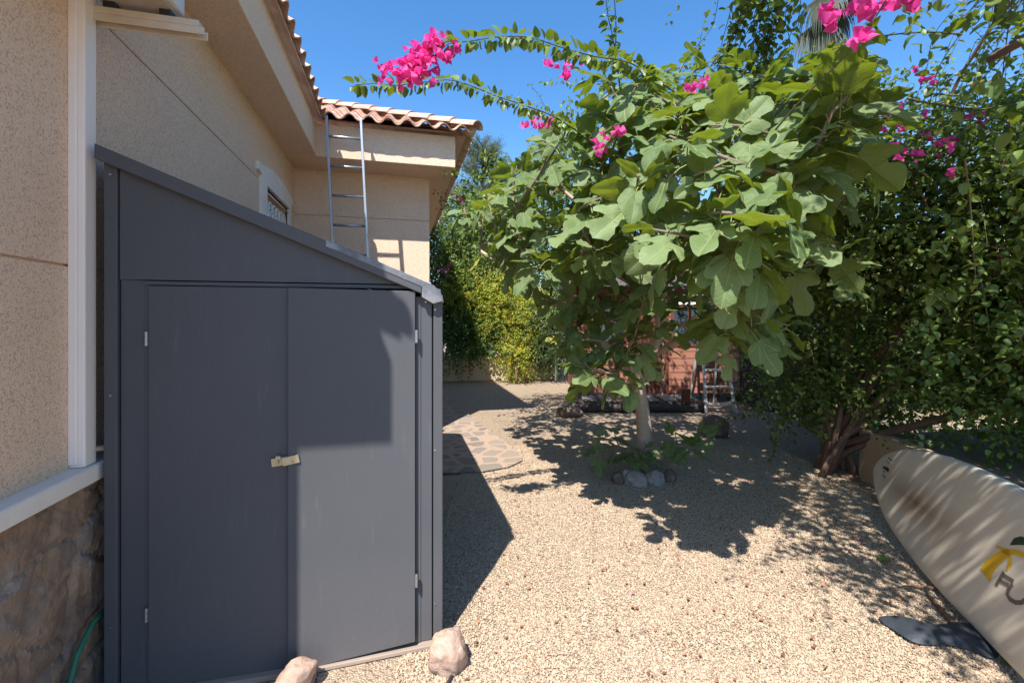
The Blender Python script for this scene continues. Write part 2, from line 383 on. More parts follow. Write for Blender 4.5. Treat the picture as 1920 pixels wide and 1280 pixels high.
# big lobed leaf
def fig_template(lob, nseg=4, seed=0):
    r = random.Random(seed)
    half = [(0,.06),(.09,-.02),(.20,-.035),(.31,.03),(.39,.13),(.44,.26)]
    if lob > .6: half += [(.50,.42),(.44,.50),(.31,.45),(.20,.42),(.18,.50),(.24,.62),(.28,.72),(.24,.84),(.13,.95),(0,1)]
    elif lob > .3: half += [(.47,.42),(.41,.52),(.30,.51),(.25,.54),(.28,.66),(.28,.75),(.23,.85),(.12,.95),(0,1)]
    else: half += [(.45,.40),(.41,.53),(.36,.63),(.30,.74),(.22,.85),(.11,.95),(0,1)]
    pts = half+[(-x*r.uniform(.85, 1.05), y) for x, y in reversed(half[1:-1])]
    # subdivide outline and crenate
    out = []
    for i in range(len(pts)):
        a, b = pts[i], pts[(i+1) % len(pts)]
        for t in (0, .5):
            out.append((a[0]+(b[0]-a[0])*t+r.uniform(-.008, .008), a[1]+(b[1]-a[1])*t+r.uniform(-.008, .008)))
    c = (0, .38); n = len(out); V = [(c[0], c[1], 0)]; F = []
    bend, fold, tws = r.uniform(.05, .5), r.uniform(.2, .65), r.uniform(-.25, .25)
    def zz(x, y):
        return -bend*(y-.1)**2*(1 if y > .1 else -.5)+fold*abs(x)-.8*x*x+tws*x*y+.02*math.sin(9*y+7*x)+.015*math.sin(15*x-4*y)-.05*abs(x)*math.sin(14*y)
    rings = (.3, .6, .85, 1.0)
    V[0] = (c[0], c[1], zz(*c))
    for q in rings:
        for (x, y) in out:
            X, Y = c[0]+(x-c[0])*q, c[1]+(y-c[1])*q; V.append((X, Y, zz(X, Y)))
    for i in range(n): F.append((0, 1+i, 1+(i+1) % n))
    for k in range(len(rings)-1):
        for i in range(n):
            a = 1+k*n+i; b = 1+k*n+(i+1) % n; F.append((a, a+n, b+n, b))
    UV = [(v[0]*.5+.5, v[1]) for v in V]
    return V, F, UV
FIG_T = [fig_template(l_, seed=i_+1) for i_, l_ in enumerate((.9, .5, .9, .5, .9, .9, .5, .9, .2))]

def rand_unit(n):
    a = rng.normal(size=(n, 3)); return unit(a)

# greedy branching: connects tips to a growing skeleton, radius by what each limb carries
def grow(root_nodes, root_par, tips, droop=.0, step=.35, jit=.04, rmin=.004, expo=.45, rk=.0042, rootbias=.35):
    pos = [Vector(p) for p in root_nodes]; par = list(root_par); dist = [0.0]*len(pos)
    for i, p in enumerate(par):
        if p >= 0: dist[i] = dist[p]+(pos[i]-pos[p]).length
    order = sorted(range(len(tips)), key=lambda i: min((Vector(tips[i])-q).length for q in pos[:len(root_nodes)]))
    tip_idx = {}
    for ti in order:
        t = Vector(tips[ti]); best = None
        for i, q in enumerate(pos):
            c = (t-q).length+rootbias*dist[i]
            if best is None or c < best[0]: best = (c, i)
        i = best[1]; a = pos[i]; L = (t-a).length; ns = max(1, int(L/step)); cur = i
        pdir = (a-pos[par[i]]).normalized() if par[i] >= 0 else Vector((0, 0, 1))
        for k in range(1, ns+1):
            s = k/ns; p = a.lerp(t, s)+pdir*L*.22*math.sin(math.pi*s)*(1-s)+Vector((0, 0, -droop*L*math.sin(math.pi*s)))
            if k < ns: p += Vector((random.uniform(-1, 1), random.uniform(-1, 1), random.uniform(-1, 1)))*jit
            pos.append(p); par.append(cur); dist.append(dist[cur]+(p-pos[cur]).length); cur = len(pos)-1
        tip_idx[ti] = cur
    load = [0]*len(pos)
    for ti in tip_idx.values():
        i = ti
        while i >= 0: load[i] += 1; i = par[i]
    rad = [max(rmin, rk*max(1, l)**expo) for l in load]
    return pos, par, rad, tip_idx, load
def skeleton_mesh(mb, pos, par, rad, sides=7, thin=0):
    ch = {}
    for i, p in enumerate(par): ch.setdefault(p, []).append(i)
    done = set()
    for i in range(len(pos)):
        if par[i] < 0 or (i in done): continue
        p = par[i]; kids = ch.get(p, [])
        main = max(kids, key=lambda k: rad[k])
        if par[p] >= 0 and i == main: continue           # continues its parent's chain
        chain = [p, i]; done.add(i)
        while ch.get(chain[-1]):
            k = max(ch[chain[-1]], key=lambda k: rad[k]); chain.append(k); done.add(k)
        pts = [pos[c] for c in chain]; rr = [rad[c] for c in chain]; rr[0] = min(rad[p], rad[i]*1.25)
        # smooth
        sp, sr = [], []
        for a in range(len(pts)-1):
            sp.append(pts[a]); sr.append(rr[a])
            if a > 0 or len(pts) > 2:
                q0 = pts[max(a-1, 0)]; q3 = pts[min(a+2, len(pts)-1)]
                sp.append((pts[a]+pts[a+1])*.5625-(q0+q3)*.0625); sr.append((rr[a]+rr[a+1])/2)
        sp.append(pts[-1]); sr.append(rr[-1]*.8)
        k0 = next((q for q, x in enumerate(sr) if x < thin), len(sp))
        if k0 >= 2: mb.tube(sp[:k0], sr[:k0], sides, cap=k0 == len(sp))
        if k0 < len(sp)-1: mb.tube(sp[max(0, k0-1):], sr[max(0, k0-1):], sides, mi=1)

# ================================================================== THE SETTING: ground, path
def ground_h(u, v):
    return .012*mnoise.noise(Vector((u*.7, v*.7, 0)))+.006*mnoise.noise(Vector((u*3, v*3, 5)))
mb = MB(); xs = [-400, -60, -12]+[x*.25 for x in range(-20, 61)]+[22, 60, 400]; ys = [-400, -60, -12]+[y*.25 for y in range(-20, 61)]+[22, 60, 400]
nx = len(xs)
for y in ys:
    for x in xs: mb.v.append((x, y, ground_h(x, y)-.004))
for j in range(len(ys)-1):
    for i in range(nx-1):
        a = j*nx+i; mb.f.append((a, a+1, a+1+nx, a+nx)); mb.m.append(0)
tag(mb.build('ground', M['gravel'], smooth=True), kind='structure')
# flagged path
pts = [G(700, 888), G(830, 890), G(905, 887), G(955, 878), G(980, 866), G(968, 848), G(935, 822), G(905, 800), G(878, 778), G(862, 764), G(845, 752), G(828, 745), G(700, 744)]
mb = MB(); mb.prism([(p.x, p.y, .012) for p in pts], (0, 0, .014))
tag(mb.build('path', M['paving'], bevel=.004), kind='structure')
# raised bed behind the low wall on the right
wa = Vector(G(1640, 868)); wdir = Vector((.428, .904, 0)).normalized(); wnr = Vector((wdir.y, -wdir.x, 0))
WE = Vector((4.36, 3.30, 0)); WB = WE-wdir*9
mb = MB(); q = [WE+wnr*.13, WB+wnr*.13, WB+wnr*7, WE+wnr*7+wdir*3]
mb.prism([(p.x, p.y, -.02) for p in q], (0, 0, .44))
tag(mb.build('soil_bed', M['hedge_soil']), kind='structure')

# loose pebbles over the near gravel
def in_view(X, z, m=1.15): return np.abs(X) < .5*1920/FPX*z*m
def to_world(X, z): return np.stack([X*cy_+z*sy_, -X*sy_+z*cy_], 1)
bmi = bmesh.new(); bmesh.ops.create_icosphere(bmi, subdivisions=1, radius=.5)
pv = [tuple(v.co) for v in bmi.verts]; pf = [tuple(v.index for v in f.verts) for f in bmi.faces]; bmi.free()
N0 = 260000
z = 1.75+(rng.random(N0)**1.25)*3.6; X = rng.uniform(-.5, 3.1, N0)
keep = in_view(X, z, 1.05) & (X > -.45-.02*z); z, X = z[keep], X[keep]
wxy = to_world(X, z)
shed_in = (wxy[:, 0] < .2) & (wxy[:, 1] > 2.1); wxy = wxy[~shed_in]
gz = np.array([ground_h(a, b) for a, b in wxy])
S = rng.uniform(.0045, .0098, len(wxy))*np.where(rng.random(len(wxy)) > .97, 1.6, 1)
Pp = np.column_stack([wxy, gz+S*rng.uniform(-.1, .3, len(wxy))])
Nn = unit(np.column_stack([rng.normal(0, .45, len(wxy)), rng.normal(0, .45, len(wxy)), np.ones(len(wxy))]))
tv = [(x*1.0, y*1.25, z_*.7) for x, y, z_ in pv]
o = batch('gravel_pebbles', tv, pf, Pp, rand_unit(len(wxy)), Nn, S, M['pebble'], smooth=False)
tag(o, 'loose cream and tan gravel covering the yard', 'gravel', kind='stuff')

# ================================================================== HOUSE
U0, VC, VW = -1.2, .785, 5.86          # wall plane, near corner, inner corner where the wing starts
house = thing('house', 'beige stucco house with stone plinth, white barred window and terracotta tiled eaves', 'house', (U0, VC, 0))
def hpart(mb, name, mat, **k): return childof(mb.build(name, mat, **k), house)
bands = [(.9, 1.693), (1.703, 2.733), (2.743, 3.29)]
WV0, WV1, WZ0, WZ1 = 4.60, 5.49, 1.80, 2.722
mb = MB(); mb.box((-4, VC+.012, 0), (U0-.012, WV0-.05, 3.28)); mb.box((-4, WV1+.05, 0), (U0-.012, VW+6, 3.28))
mb.box((-4, WV0-.05, 0), (U0-.25, WV1+.05, 3.28)); mb.box((U0-.25, WV0-.05, 0), (U0-.012, WV1+.05, WZ0-.02)); mb.box((U0-.25, WV0-.05, WZ1+.02), (U0-.012, WV1+.05, 3.28))
mb.box((-4+.02, VW+.012, 0), (.37, VW+6, 3.281))
for a, b in bands:
    if a < 2 < b:
        mb.box((U0-.2, VC, a), (U0, WV0, b)); mb.box((U0-.2, WV1, a), (U0, VW, b)); mb.box((U0-.2, WV0, a), (U0, WV1, WZ0)); mb.box((U0-.2, WV0, WZ1), (U0, WV1, b))
    else: mb.box((U0-.2, VC, a), (U0, VW, b))
    mb.box((U0-2.7, VC, a), (U0-.2, VC+.2, b))
    mb.box((U0, VW, a if a > 1 else 0), (.382, VW+.2, b)); mb.box((.18, VW+.2, a if a > 1 else 0), (.382, VW+6, b))
hpart(mb, 'wall', M['stucco'])
mb = MB(); mb.box((U0-2.7, VC-.045, -.1), (U0+.012, VW, .868)); b = len(mb.v); gy, gz = 170, 60
for j in range(gz+1):
    for i in range(gy+1):
        v_ = VC-.045+i*.0125; z_ = -.04+j*.0151; p_ = Vector((v_*1.0, z_*1.25, 0)); p_ = p_+Vector((mnoise.noise(p_*3.1), mnoise.noise(p_*3.1+Vector((9, 0, 0))), 0))*.10
        dd, pp = mnoise.voronoi(Vector((p_.x*3.6, p_.y*3.6, 0))); edge = min(.14, dd[1]-dd[0])/.14
        tilt = mnoise.cell(pp[0])*.5+.5; r_ = mnoise.fractal(Vector((v_*7, z_*5, tilt*9)), .7, 2, 5)
        hgt = edge*.016+tilt*.010+r_*.009+abs(mnoise.noise(Vector((v_*15+z_*12, z_*7, tilt*4))))*.006
        mb.v.append((U0+.012+max(.002, hgt), v_, z_))
for j in range(gz):
    for i in range(gy):
        a = b+j*(gy+1)+i; mb.f.append((a, a+1, a+gy+2, a+gy+1)); mb.m.append(0)
hpart(mb, 'stone_plinth', M['slate'])
mb = MB(); mb.box((U0-2.7, VC-.075, .868), (U0+.066, VW, .935)); hpart(mb, 'plinth_cap', M['white_trim'], bevel=.008)
mb = MB(); mb.box((-4, .69, 3.29), (-.876, 5.38, 3.652)); mb.box((-4.1, 5.38, 3.288), (.655, VW+6, 3.654)); hpart(mb, 'eaves', M['stucco'], bevel=.006)
# window
wf = MB()
outl = [(4.45,WZ0-.08),(4.45,2.775),(4.35,2.80),(4.35,2.868),(4.47,2.868),(4.80,2.925),(5.20,2.925),(5.52,2.868),(5.64,2.868),(5.64,2.80),(5.55,2.775),(5.55,WZ0-.08)]
T = .03
def vfr(pl, x0, x1, m_): m_.prism([(x0, a, b) for a, b in pl], (x1-x0, 0, 0))
vfr([outl[0], outl[1], (WV0, 2.775), (WV0, WZ0-.08)], U0-.02, U0+T, wf)
vfr([(WV1, WZ0-.08), (WV1, 2.775), outl[10], outl[11]], U0-.02, U0+T, wf)
vfr([(4.35,2.80),(4.35,2.868),(4.47,2.868),(4.80,2.925),(5.20,2.925),(5.52,2.868),(5.64,2.868),(5.64,2.80),(5.55,2.775),(WV1,2.775),(WV1,WZ1),(WV0,WZ1),(WV0,2.775),(4.45,2.775)], U0-.02, U0+T, wf)
wf.box((U0-.02, WV0, WZ0-.08), (U0+T, WV1, WZ0))
win = hpart(wf, 'window', M['white_trim'])
def wsub(mb, name, mat, **k):
    o = mb.build(name, mat, **k); o.parent = win; o.matrix_parent_inverse = win.matrix_parent_inverse.copy(); o.matrix_parent_inverse = Matrix.Identity(4); return o
mb = MB(); mb.box((U0-.17, WV0+.04, WZ0+.04), (U0-.16, WV1-.04, WZ1-.04)); wsub(mb, 'pane', M['glass'])
mb = MB()
for a, b, c_, d in ((WV0, WV0+.05, WZ0, WZ1), (WV1-.05, WV1, WZ0, WZ1), ((WV0+WV1)/2-.03, (WV0+WV1)/2+.03, WZ0+.05, WZ1-.05)): mb.box((U0-.165, a, c_), (U0-.11, b, d))
for c_ in (WZ0, WZ1-.05): mb.box((U0-.163, WV0+.05, c_), (U0-.112, WV1-.05, c_+.05))
wsub(mb, 'sash', M['white_trim'])
mb = MB(); ux = U0+.012
for k in range(6):
    v0 = WV0+.09+k*.132
    mb.tube([(ux, v0, WZ0), (ux, v0, WZ1-.22)], .012, 6)
    if k < 5:
        c0 = v0+.066
        mb.tube([(ux, c0-.066*math.cos(a), WZ1-.22+.10*math.sin(a)) for a in [i*math.pi/10 for i in range(11)]], .010, 6)
        mb.tube([(ux, c0+(.045-.03*i/12)*math.cos(i*.55), WZ1-.20+(.045-.03*i/12)*math.sin(i*.55)) for i in range(13)], .006, 5)
mb.tube([(ux, WV0, WZ1-.24), (ux, WV1, WZ1-.24)], .008, 6); mb.tube([(ux, WV0, WZ0+.2), (ux, WV1, WZ0+.2)], .008, 6)
mb.tube([(ux, WV0, WZ1-.05), (ux, WV1, WZ1-.05)], .006, 6)
wsub(mb, 'window_grille', M['iron_white'], smooth=True)

# tiles
SLP = math.radians(26)
def tile_field(mb, org, along, inward, length, ncourse, s0=0.0, s1=0.0, period=.205, run=.34):
    """S-tiles; org = eave corner, along = eave direction, inward = horizontal up-slope direction; s0/s1 grow the row ends per metre of run"""
    org, along, inward = Vector(org), Vector(along), Vector(inward); up = Vector((0, 0, 1))
    sl = (inward*math.cos(SLP)+up*math.sin(SLP)); nr = (up*math.cos(SLP)-inward*math.sin(SLP))
    for c in range(ncourse):
        t0, t1 = c*run, (c+1)*run+.05
        cs = math.cos(SLP); lo = min(-s0*t0*cs, -s0*t1*cs); hi = max(length+s1*t0*cs, length+s1*t1*cs)
        i0, i1 = math.ceil(lo/period*16), math.floor(hi/period*16); cols = []
        for i in range(i0, i1+1):
            q = i/16*period; ta, tb = t0, t1
            if s0 < 0: tb = min(tb, q/(-s0*cs))
            if s0 > 0 and q < 0: ta = max(ta, -q/(s0*cs))
            if s1 < 0: tb = min(tb, (length-q)/(-s1*cs))
            if s1 > 0 and q > length: ta = max(ta, (q-length)/(s1*cs))
            if tb > ta+.004: cols.append((q, ta, tb))
        n = len(cols)
        if n < 4: break
        b = len(mb.v)
        for (w_, lift, th) in ((0, .018, .0), (1, .002, .0), (1, .002, -.013), (0, .018, -.013)):
            for (q, ta, tb) in cols:
                t = tb if w_ else ta; li = .018+(.002-.018)*(t-t0)/(t1-t0)
                ph = 2*math.pi*q/period; tl = int(math.floor(q/period)); j = .006*mnoise.noise(Vector((tl*3.1, c*1.7, 2))); sn = math.sin(ph)
                h = .031*math.copysign(abs(sn)**.8, sn)+j
                mb.v.append(tuple(org+along*q+sl*(t+(j*2 if not w_ and ta == t0 else 0))+nr*(h+li+th+.03)))
        for k in range(4):
            k2 = (k+1) % 4
            for i in range(n-1):
                mb.f.append((b+k*n+i, b+k*n+i+1, b+k2*n+i+1, b+k2*n+i)); mb.m.append(0)
        mb.f.append((b, b+n, b+2*n, b+3*n)); mb.m.append(0); mb.f.append((b+n-1, b+4*n-1, b+3*n-1, b+2*n-1)); mb.m.append(0)
EZ = 3.64; EU, EV = -.775, 5.215
mb = MB()
tile_field(mb, (EU, .74, EZ), (0, 1, 0), (-1, 0, 0), EV-.74, 9, s0=-.0, s1=1.0)
tile_field(mb, (EU, EV, EZ+.01), (1, 0, 0), (0, 1, 0), .86-EU, 14, s0=1.0, s1=-1.0)
tile_field(mb, (.86, EV, EZ+.005), (0, 1, 0), (-1, 0, 0), 7.0, 9, s0=-1.0)
# under-tile slabs
k = math.tan(SLP)
mb.prism([(EU-.02, .76, EZ-.012), (-3.6, .76, EZ-.012+k*2.8), (-3.6, 8.1, EZ-.012+k*2.8), (EU-.02, EV+.03, EZ-.012)], (0, 0, .02))
mb.prism([(EU-.02, EV+.16, EZ+.046), (.70, EV+.16, EZ+.046), (-.8, EV+1.65, EZ-.014+k*1.62), (-2.4, EV+1.65, EZ-.014+k*1.62)], (0, 0, .018))
mb.prism([(.78, EV+.16, EZ+.016), (.78, 12.4, EZ+.016), (-.9, 12.4, EZ-.013+k*1.73), (-.9, EV+1.79, EZ-.013+k*1.73)], (0, 0, .018))
# hip ridge caps
hd = Vector((-1, 1, math.tan(SLP))).normalized(); hx = Vector((1, 1, 0)).normalized(); hn = hx.cross(hd).normalized()
if hn.z < 0: hn = -hn
for i in range(12):
    p0 = Vector((.89, EV-.02, EZ+.05))+hd*(i*.36); p1 = p0+hd*.40
    r0, r1 = .100, .088; b = len(mb.v)
    for p, r, o_ in ((p0, r0, .016), (p1, r1, 0), (p1, r1-.014, 0), (p0, r0-.014, .016)):
        for a in range(9):
            an = math.pi*a/8; mb.v.append(tuple(p+hn*o_+hx*math.cos(an)*r+hn*math.sin(an)*r*.8))
    for kk in range(4):
        for a in range(8): mb.f.append((b+kk*9+a, b+kk*9+a+1, b+((kk+1) % 4)*9+a+1, b+((kk+1) % 4)*9+a)); mb.m.append(0)
hpart(mb, 'tiled_roof', M['tile'])
# white trunking down the near wall, on the plinth cap
mb = MB(); mb.box((U0, 2.055, .937), (U0+.05, 2.125, 3.285)); mb.box((U0, 2.045, .95), (U0+.03, 2.055, 3.284))
hpart(mb, 'pipe_trunking', M['trunking'], bevel=.012)
mb = MB(); mb.tube([(U0+.02, 2.11, .99), (U0+.06, 2.15, .985), (U0+.075, 2.2, .96), (U0+.06, 2.26, .93)], .012, 8)
hpart(mb, 'drain_pipe', M['beige_pipe'], smooth=True)

# ================================================================== AIR CONDITIONER on its brackets
ac = thing('air_conditioner', 'white outdoor air conditioning unit on beige wall brackets under the eaves', 'air conditioner', (U0, 1.7, 2.7))
def acp(mb, name, mat, **k): return childof(mb.build(name, mat, **k), ac)
mb = MB(); mb.box((U0+.05, 1.36, 2.80), (U0+.335, 2.175, 3.27)); acp(mb, 'casing', M['ac_white'], bevel=.01)
mb = MB(); mb.box((U0+.07, 1.38, 2.788), (U0+.315, 2.155, 2.7985)); acp(mb, 'base_pan', simple('dusty_pan', (.50, .42, .34), .6, .2, nscale=7, var=.35), bevel=.003)
mb = MB()
for rr in (.08, .13, .18): mb.tube([(U0+.337, 1.62+rr*math.cos(a), 3.04+rr*math.sin(a)) for a in [i*math.pi/12 for i in range(25)]], .004, 5)
acp(mb, 'fan_grille', M['ac_white'])
for vb in (2.125, 1.45):
    mb = MB(); mb.box((U0, vb-.025, 2.70), (U0+.012, vb+.025, 3.1)); mb.box((U0+.01, vb-.022, 2.735), (U0+.41, vb+.022, 2.762)); mb.box((U0+.01, vb+.014, 2.70), (U0+.43, vb+.022, 2.735)); mb.box((U0+.01, vb-.022, 2.705), (U0+.43, vb-.016, 2.735))
    acp(mb, 'bracket', M['bracket'], bevel=.006)
for x_, y_ in ((.08, 2.105), (.27, 2.105), (.08, 1.43), (.27, 1.43)):
    mb = MB(); mb.box((U0+x_, y_, 2.763), (U0+x_+.04, y_+.04, 2.787)); acp(mb, 'rubber_foot', M['black_plastic'])

for o_ in ac.children: o_.location.z -= .045
# ================================================================== SHED
SV = 2.095; L0, L1 = -1.112, .197; SD = 2.75
shed = thing('garden_shed', 'dark grey lean-to garden shed with double doors beside the house wall', 'shed', (L0, SV, 0))
def sp_(mb, name, mat, parent=None, **k):
    o = mb.build(name, mat, **k); childof(o, shed)
    if parent: o.parent = parent; o.matrix_parent_inverse = Matrix.Translation((0, 0, 0)) @ Matrix.Identity(4); o.matrix_parent_inverse = parent.matrix_parent_inverse.inverted() @ o.matrix_parent_inverse if False else Matrix.Identity(4)
    return o
def rz(u, off=0): return 2.145+(u-L0)/(L1-L0)*(1.605-2.145)+off
mb = MB()
mb.box((L0, SV, 0.0), (L0+.045, SV+.05, rz(L0)-.01)); mb.box((L0+.05, SV+.012, 0.02), (L0+.13, SV+.05, 1.66)); mb.box((L0+.126, SV+.012, .02), (L0+.1485, SV+.06, 1.64))
mb.box((.155, SV-.002, .0), (L1, SV+.05, 1.60)); mb.box((.098, SV+.008, .03), (.150, SV+.05, 1.62)); mb.box((.0745, SV+.004, .03), (.10, SV+.05, 1.60))
mb.box((L0+.13, SV+.004, 1.633), (.15, SV+.05, 1.65))
sp_(mb, 'door_frame', M['shed'], bevel=.004)
mb = MB(); mb.prism([(L0+.05, SV+.006, 1.652), (L0+.05, SV+.006, rz(L0+.05, -.02)), (.14, SV+.006, 1.60+.03), (.10, SV+.006, 1.652)][:2]+[(.10, SV+.006, rz(.10, -.012)), (.10, SV+.006, 1.6525)], (0, .03, 0))
sp_(mb, 'gable_panel', M['shed'], bevel=.002)
mb = MB(); mb.box((L0, SV+.05, 0), (L0+.02, SV+SD, rz(L0+.02)-.01)); sp_(mb, 'side_panel', M['shed'])
mb = MB(); mb.box((L1-.02, SV+.05, 0), (L1-.001, SV+SD, 1.595)); sp_(mb, 'side_panel', M['shed'])
mb = MB(); mb.prism([(L0+.02, SV+SD-.02, 0), (L0+.02, SV+SD-.02, rz(L0+.02, -.012)), (L1-.02, SV+SD-.02, rz(L1-.02, -.012)), (L1-.02, SV+SD-.02, 0)], (0, .018, 0)); sp_(mb, 'back_panel', M['shed'])
mb = MB(); mb.prism([(L0-.01, SV-.03, rz(L0, .0)), (L1-.012, SV-.03, rz(L1-.012, .0)), (L1-.012, SV-.03, rz(L1-.012, .02)), (L0-.01, SV-.03, rz(L0, .02))], (0, SD+.05, 0))
rf = sp_(mb, 'roof', M['flashing'])
mb = MB(); mb.prism([(L0-.013, SV-.034, rz(L0, -.034)), (.10, SV-.034, rz(.10, -.034)), (.10, SV-.034, rz(.10, .023)), (L0-.013, SV-.034, rz(L0, .023))], (0, .028, 0))
sp_(mb, 'verge_trim', M['shed'], bevel=.004)
mb = MB(); a0 = -.30
mb.prism([(a0, SV-.037, rz(a0, -.004)), (.15, SV-.037, rz(.15, -.004)), (.15, SV-.037, rz(.15, .027)), (a0, SV-.037, rz(a0, .027))], (0, .1, 0))
mb.prism([(.101, SV-.04, rz(.101, -.05)), (.152, SV-.04, 1.565), (.196, SV-.04, 1.578), (.188, SV-.04, 1.612), (.155, SV-.04, rz(.155, .026)), (.101, SV-.04, rz(.101, .026))], (0, .12, 0))
mb.prism([(.150, SV+.08, 1.562), (.21, SV+.08, 1.575), (.205, SV+.08, 1.610), (.15, SV+.08, 1.63)], (0, SD-.08, 0))
sp_(mb, 'roof_flashing', M['flashing'], bevel=.003)
for u_, z_ in ((.162, 1.54), (.162, .9), (.162, .2), (L0+.025, 2.06), (L0+.025, 1.2), (L0+.025, .3), (.12, 1.575)):
    mb = MB(); mb.tube([(u_, SV-.001, z_), (u_, SV-.006, z_)], .004, 8); sp_(mb, 'screw', M['steel'])
def hinge(par, u, z, v):
    m_ = MB(); m_.box((u-.005, v-.007, z-.028), (u+.005, v+.003, z+.028))
    for i in range(3): m_.tube([(u, v-.006, z-.027+i*.019), (u, v-.006, z-.011+i*.019)], .0045, 8)
    o = m_.build('hinge', M['steel']); o.parent = par; o.matrix_parent_inverse = Matrix.Translation(-Vector(shed.location)) @ Matrix.Identity(4); return o
def door(u0, u1, v, z0a, z0b, hu):
    m_ = MB(); m_.prism([(u0, v, z0a), (u1, v, z0b), (u1, v, 1.630-.008*(u1 > 0)), (u0, v, 1.630)], (0, .02, 0))
    o = m_.build('door', M['shed'], bevel=.003); childof(o, shed)
    for z_ in (.33, 1.42):
        h_ = hinge(o, hu, z_, v); h_.matrix_parent_inverse = Matrix.Identity(4)
    return o
d1 = door(-.962, -.449, SV-.002, .035, .02, -.966); d2 = door(-.450, .073, SV-.024, .012, .055, .078)
mb = MB(); mb.bar((-.515, SV-.008, .896), (-.452, SV-.012, .904), .010, .034); mb.bar((-.468, SV-.029, .902), (-.405, SV-.030, .914), .006, .034); mb.box((-.497, SV-.024, .912), (-.478, SV-.008, .926))
mb.tube([(-.489, SV-.012, .90), (-.489, SV-.026, .895), (-.489, SV-.026, .912), (-.489, SV-.012, .912)], .003, 6); mb.tube([(-.43, SV-.035, .902), (-.43, SV-.040, .902)], .004, 6)
hs = sp_(mb, 'hasp_latch', M['brass'], bevel=.002)
mb = MB(); mb.bar((-1.06, SV-.0, .018), (-.44, SV-.008, .012), .05, .022); mb.bar((-.45, SV-.01, .012), (.19, SV+.008, .02), .06, .018)
sp_(mb, 'door_sill', M['plank'], bevel=.003)

# ================================================================== LADDER
lad = thing('ladder', 'tall aluminium ladder leaning on the tiled eave behind the grey shed', 'ladder', (-.5, 5.18, 0))
ltop = [Vector((-.745, 5.185, 3.66)), Vector((-.395, 5.185, 3.66))]; lbot = [Vector((-.56, 5.06, .0)), Vector((-.21, 5.06, .0))]
for a, b in zip(lbot, ltop):
    m_ = MB(); m_.bar(a, b, .026, .058, up=(0, 1, 0)); childof(m_.build('rail', M['steel'], bevel=.003), lad)
for i in range(11):
    z_ = .28+i*.3205; t = z_/3.70; m_ = MB()
    m_.tube([lbot[0].lerp(ltop[0], t), lbot[1].lerp(ltop[1], t)], .0155, 8); childof(m_.build('rung', M['steel'], smooth=True), lad)

# ================================================================== ROCKS
def rock(name, label, loc, size, seed, mat, group=None, cat='rock', rot=0, rough=.28, flat=.0):
    bm = bmesh.new(); bmesh.ops.create_icosphere(bm, subdivisions=4, radius=.5)
    r = random.Random(seed); o_ = Vector((r.uniform(0, 50), r.uniform(0, 50), 0))
    planes = []
    for i in range(11):
        d = Vector((r.gauss(0, 1), r.gauss(0, 1), r.gauss(0, .8))).normalized(); planes.append((d, r.uniform(.33, .46)))
    for v in bm.verts:
        p = v.co.copy()
        for d, q in planes:
            e = p.dot(d)-q
            if e > 0: p -= d*e*.7
        n = mnoise.fractal(p*3+o_, 1, 2, 4)*rough*.6+(.5-abs(mnoise.noise(p*6+o_)))*rough*.45+mnoise.noise(p*16+o_)*rough*.22
        p *= 1+n
        v.co = Vector((p.x*size[0], p.y*size[1], p.z*size[2]))
    me = bpy.data.meshes.new(name); bm.to_mesh(me); bm.free()
    me.polygons.foreach_set('use_smooth', [True]*len(me.polygons))
    o = mesh_obj(name, me, mat); o.location = loc; o.rotation_euler = (r.uniform(-.2, .2), r.uniform(-.2, .2), rot)
    return tag(o, label, cat, group)
g1 = 'rocks by the shed doors'
p = P(838, 1203, 1.93); rock('rock', 'rough pinkish rock standing at the right corner of the grey shed', (p.x, p.y, .068), (.17, .15, .23), 3, M['rock_pink'], g1)
p = P(548, 1262, 1.80); rock('rock', 'small pinkish rock propped under the middle of the shed doors', (p.x, p.y, .058), (.19, .14, .13), 5, M['rock_pink'], g1, rot=.6)
g2 = 'stones round the fig trunk'
for (px, py, s, zz, lab, sd, mt) in ((1158, 889, .13, .08, 'small round stone at the left end of the fig trunk ring', 11, 'rock_brown'), (1190, 893, .215, .105, 'wide grey stone at the front of the fig trunk ring', 12, 'rock_grey'),
        (1229, 892, .165, .115, 'pale speckled stone right of the wide grey stone by the fig trunk', 13, 'rock_grey'), (1257, 886, .13, .09, 'dark stone tucked at the right of the fig trunk ring', 14, 'rock_brown')):
    q = G(px, py+15); rock('stone', lab, (q.x, q.y, zz*.4), (s*1.1, s*.85, zz*1.5), sd, M[mt], g2, 'stone', rot=sd)
q = G(1340, 814); rock('boulder', 'dark rounded boulder on the gravel near the step ladder', (q.x, q.y, .12), (.42, .36, .31), 21, M['rock_brown'], None, 'boulder')
q = G(1070, 779); rock('boulder', 'brown oblong boulder at the left end of the wooden platform', (q.x, q.y, .06), (.42, .27, .22), 22, M['rock_brown'], None, 'boulder', rot=-YAW)
q = G(1000, 705+14); 

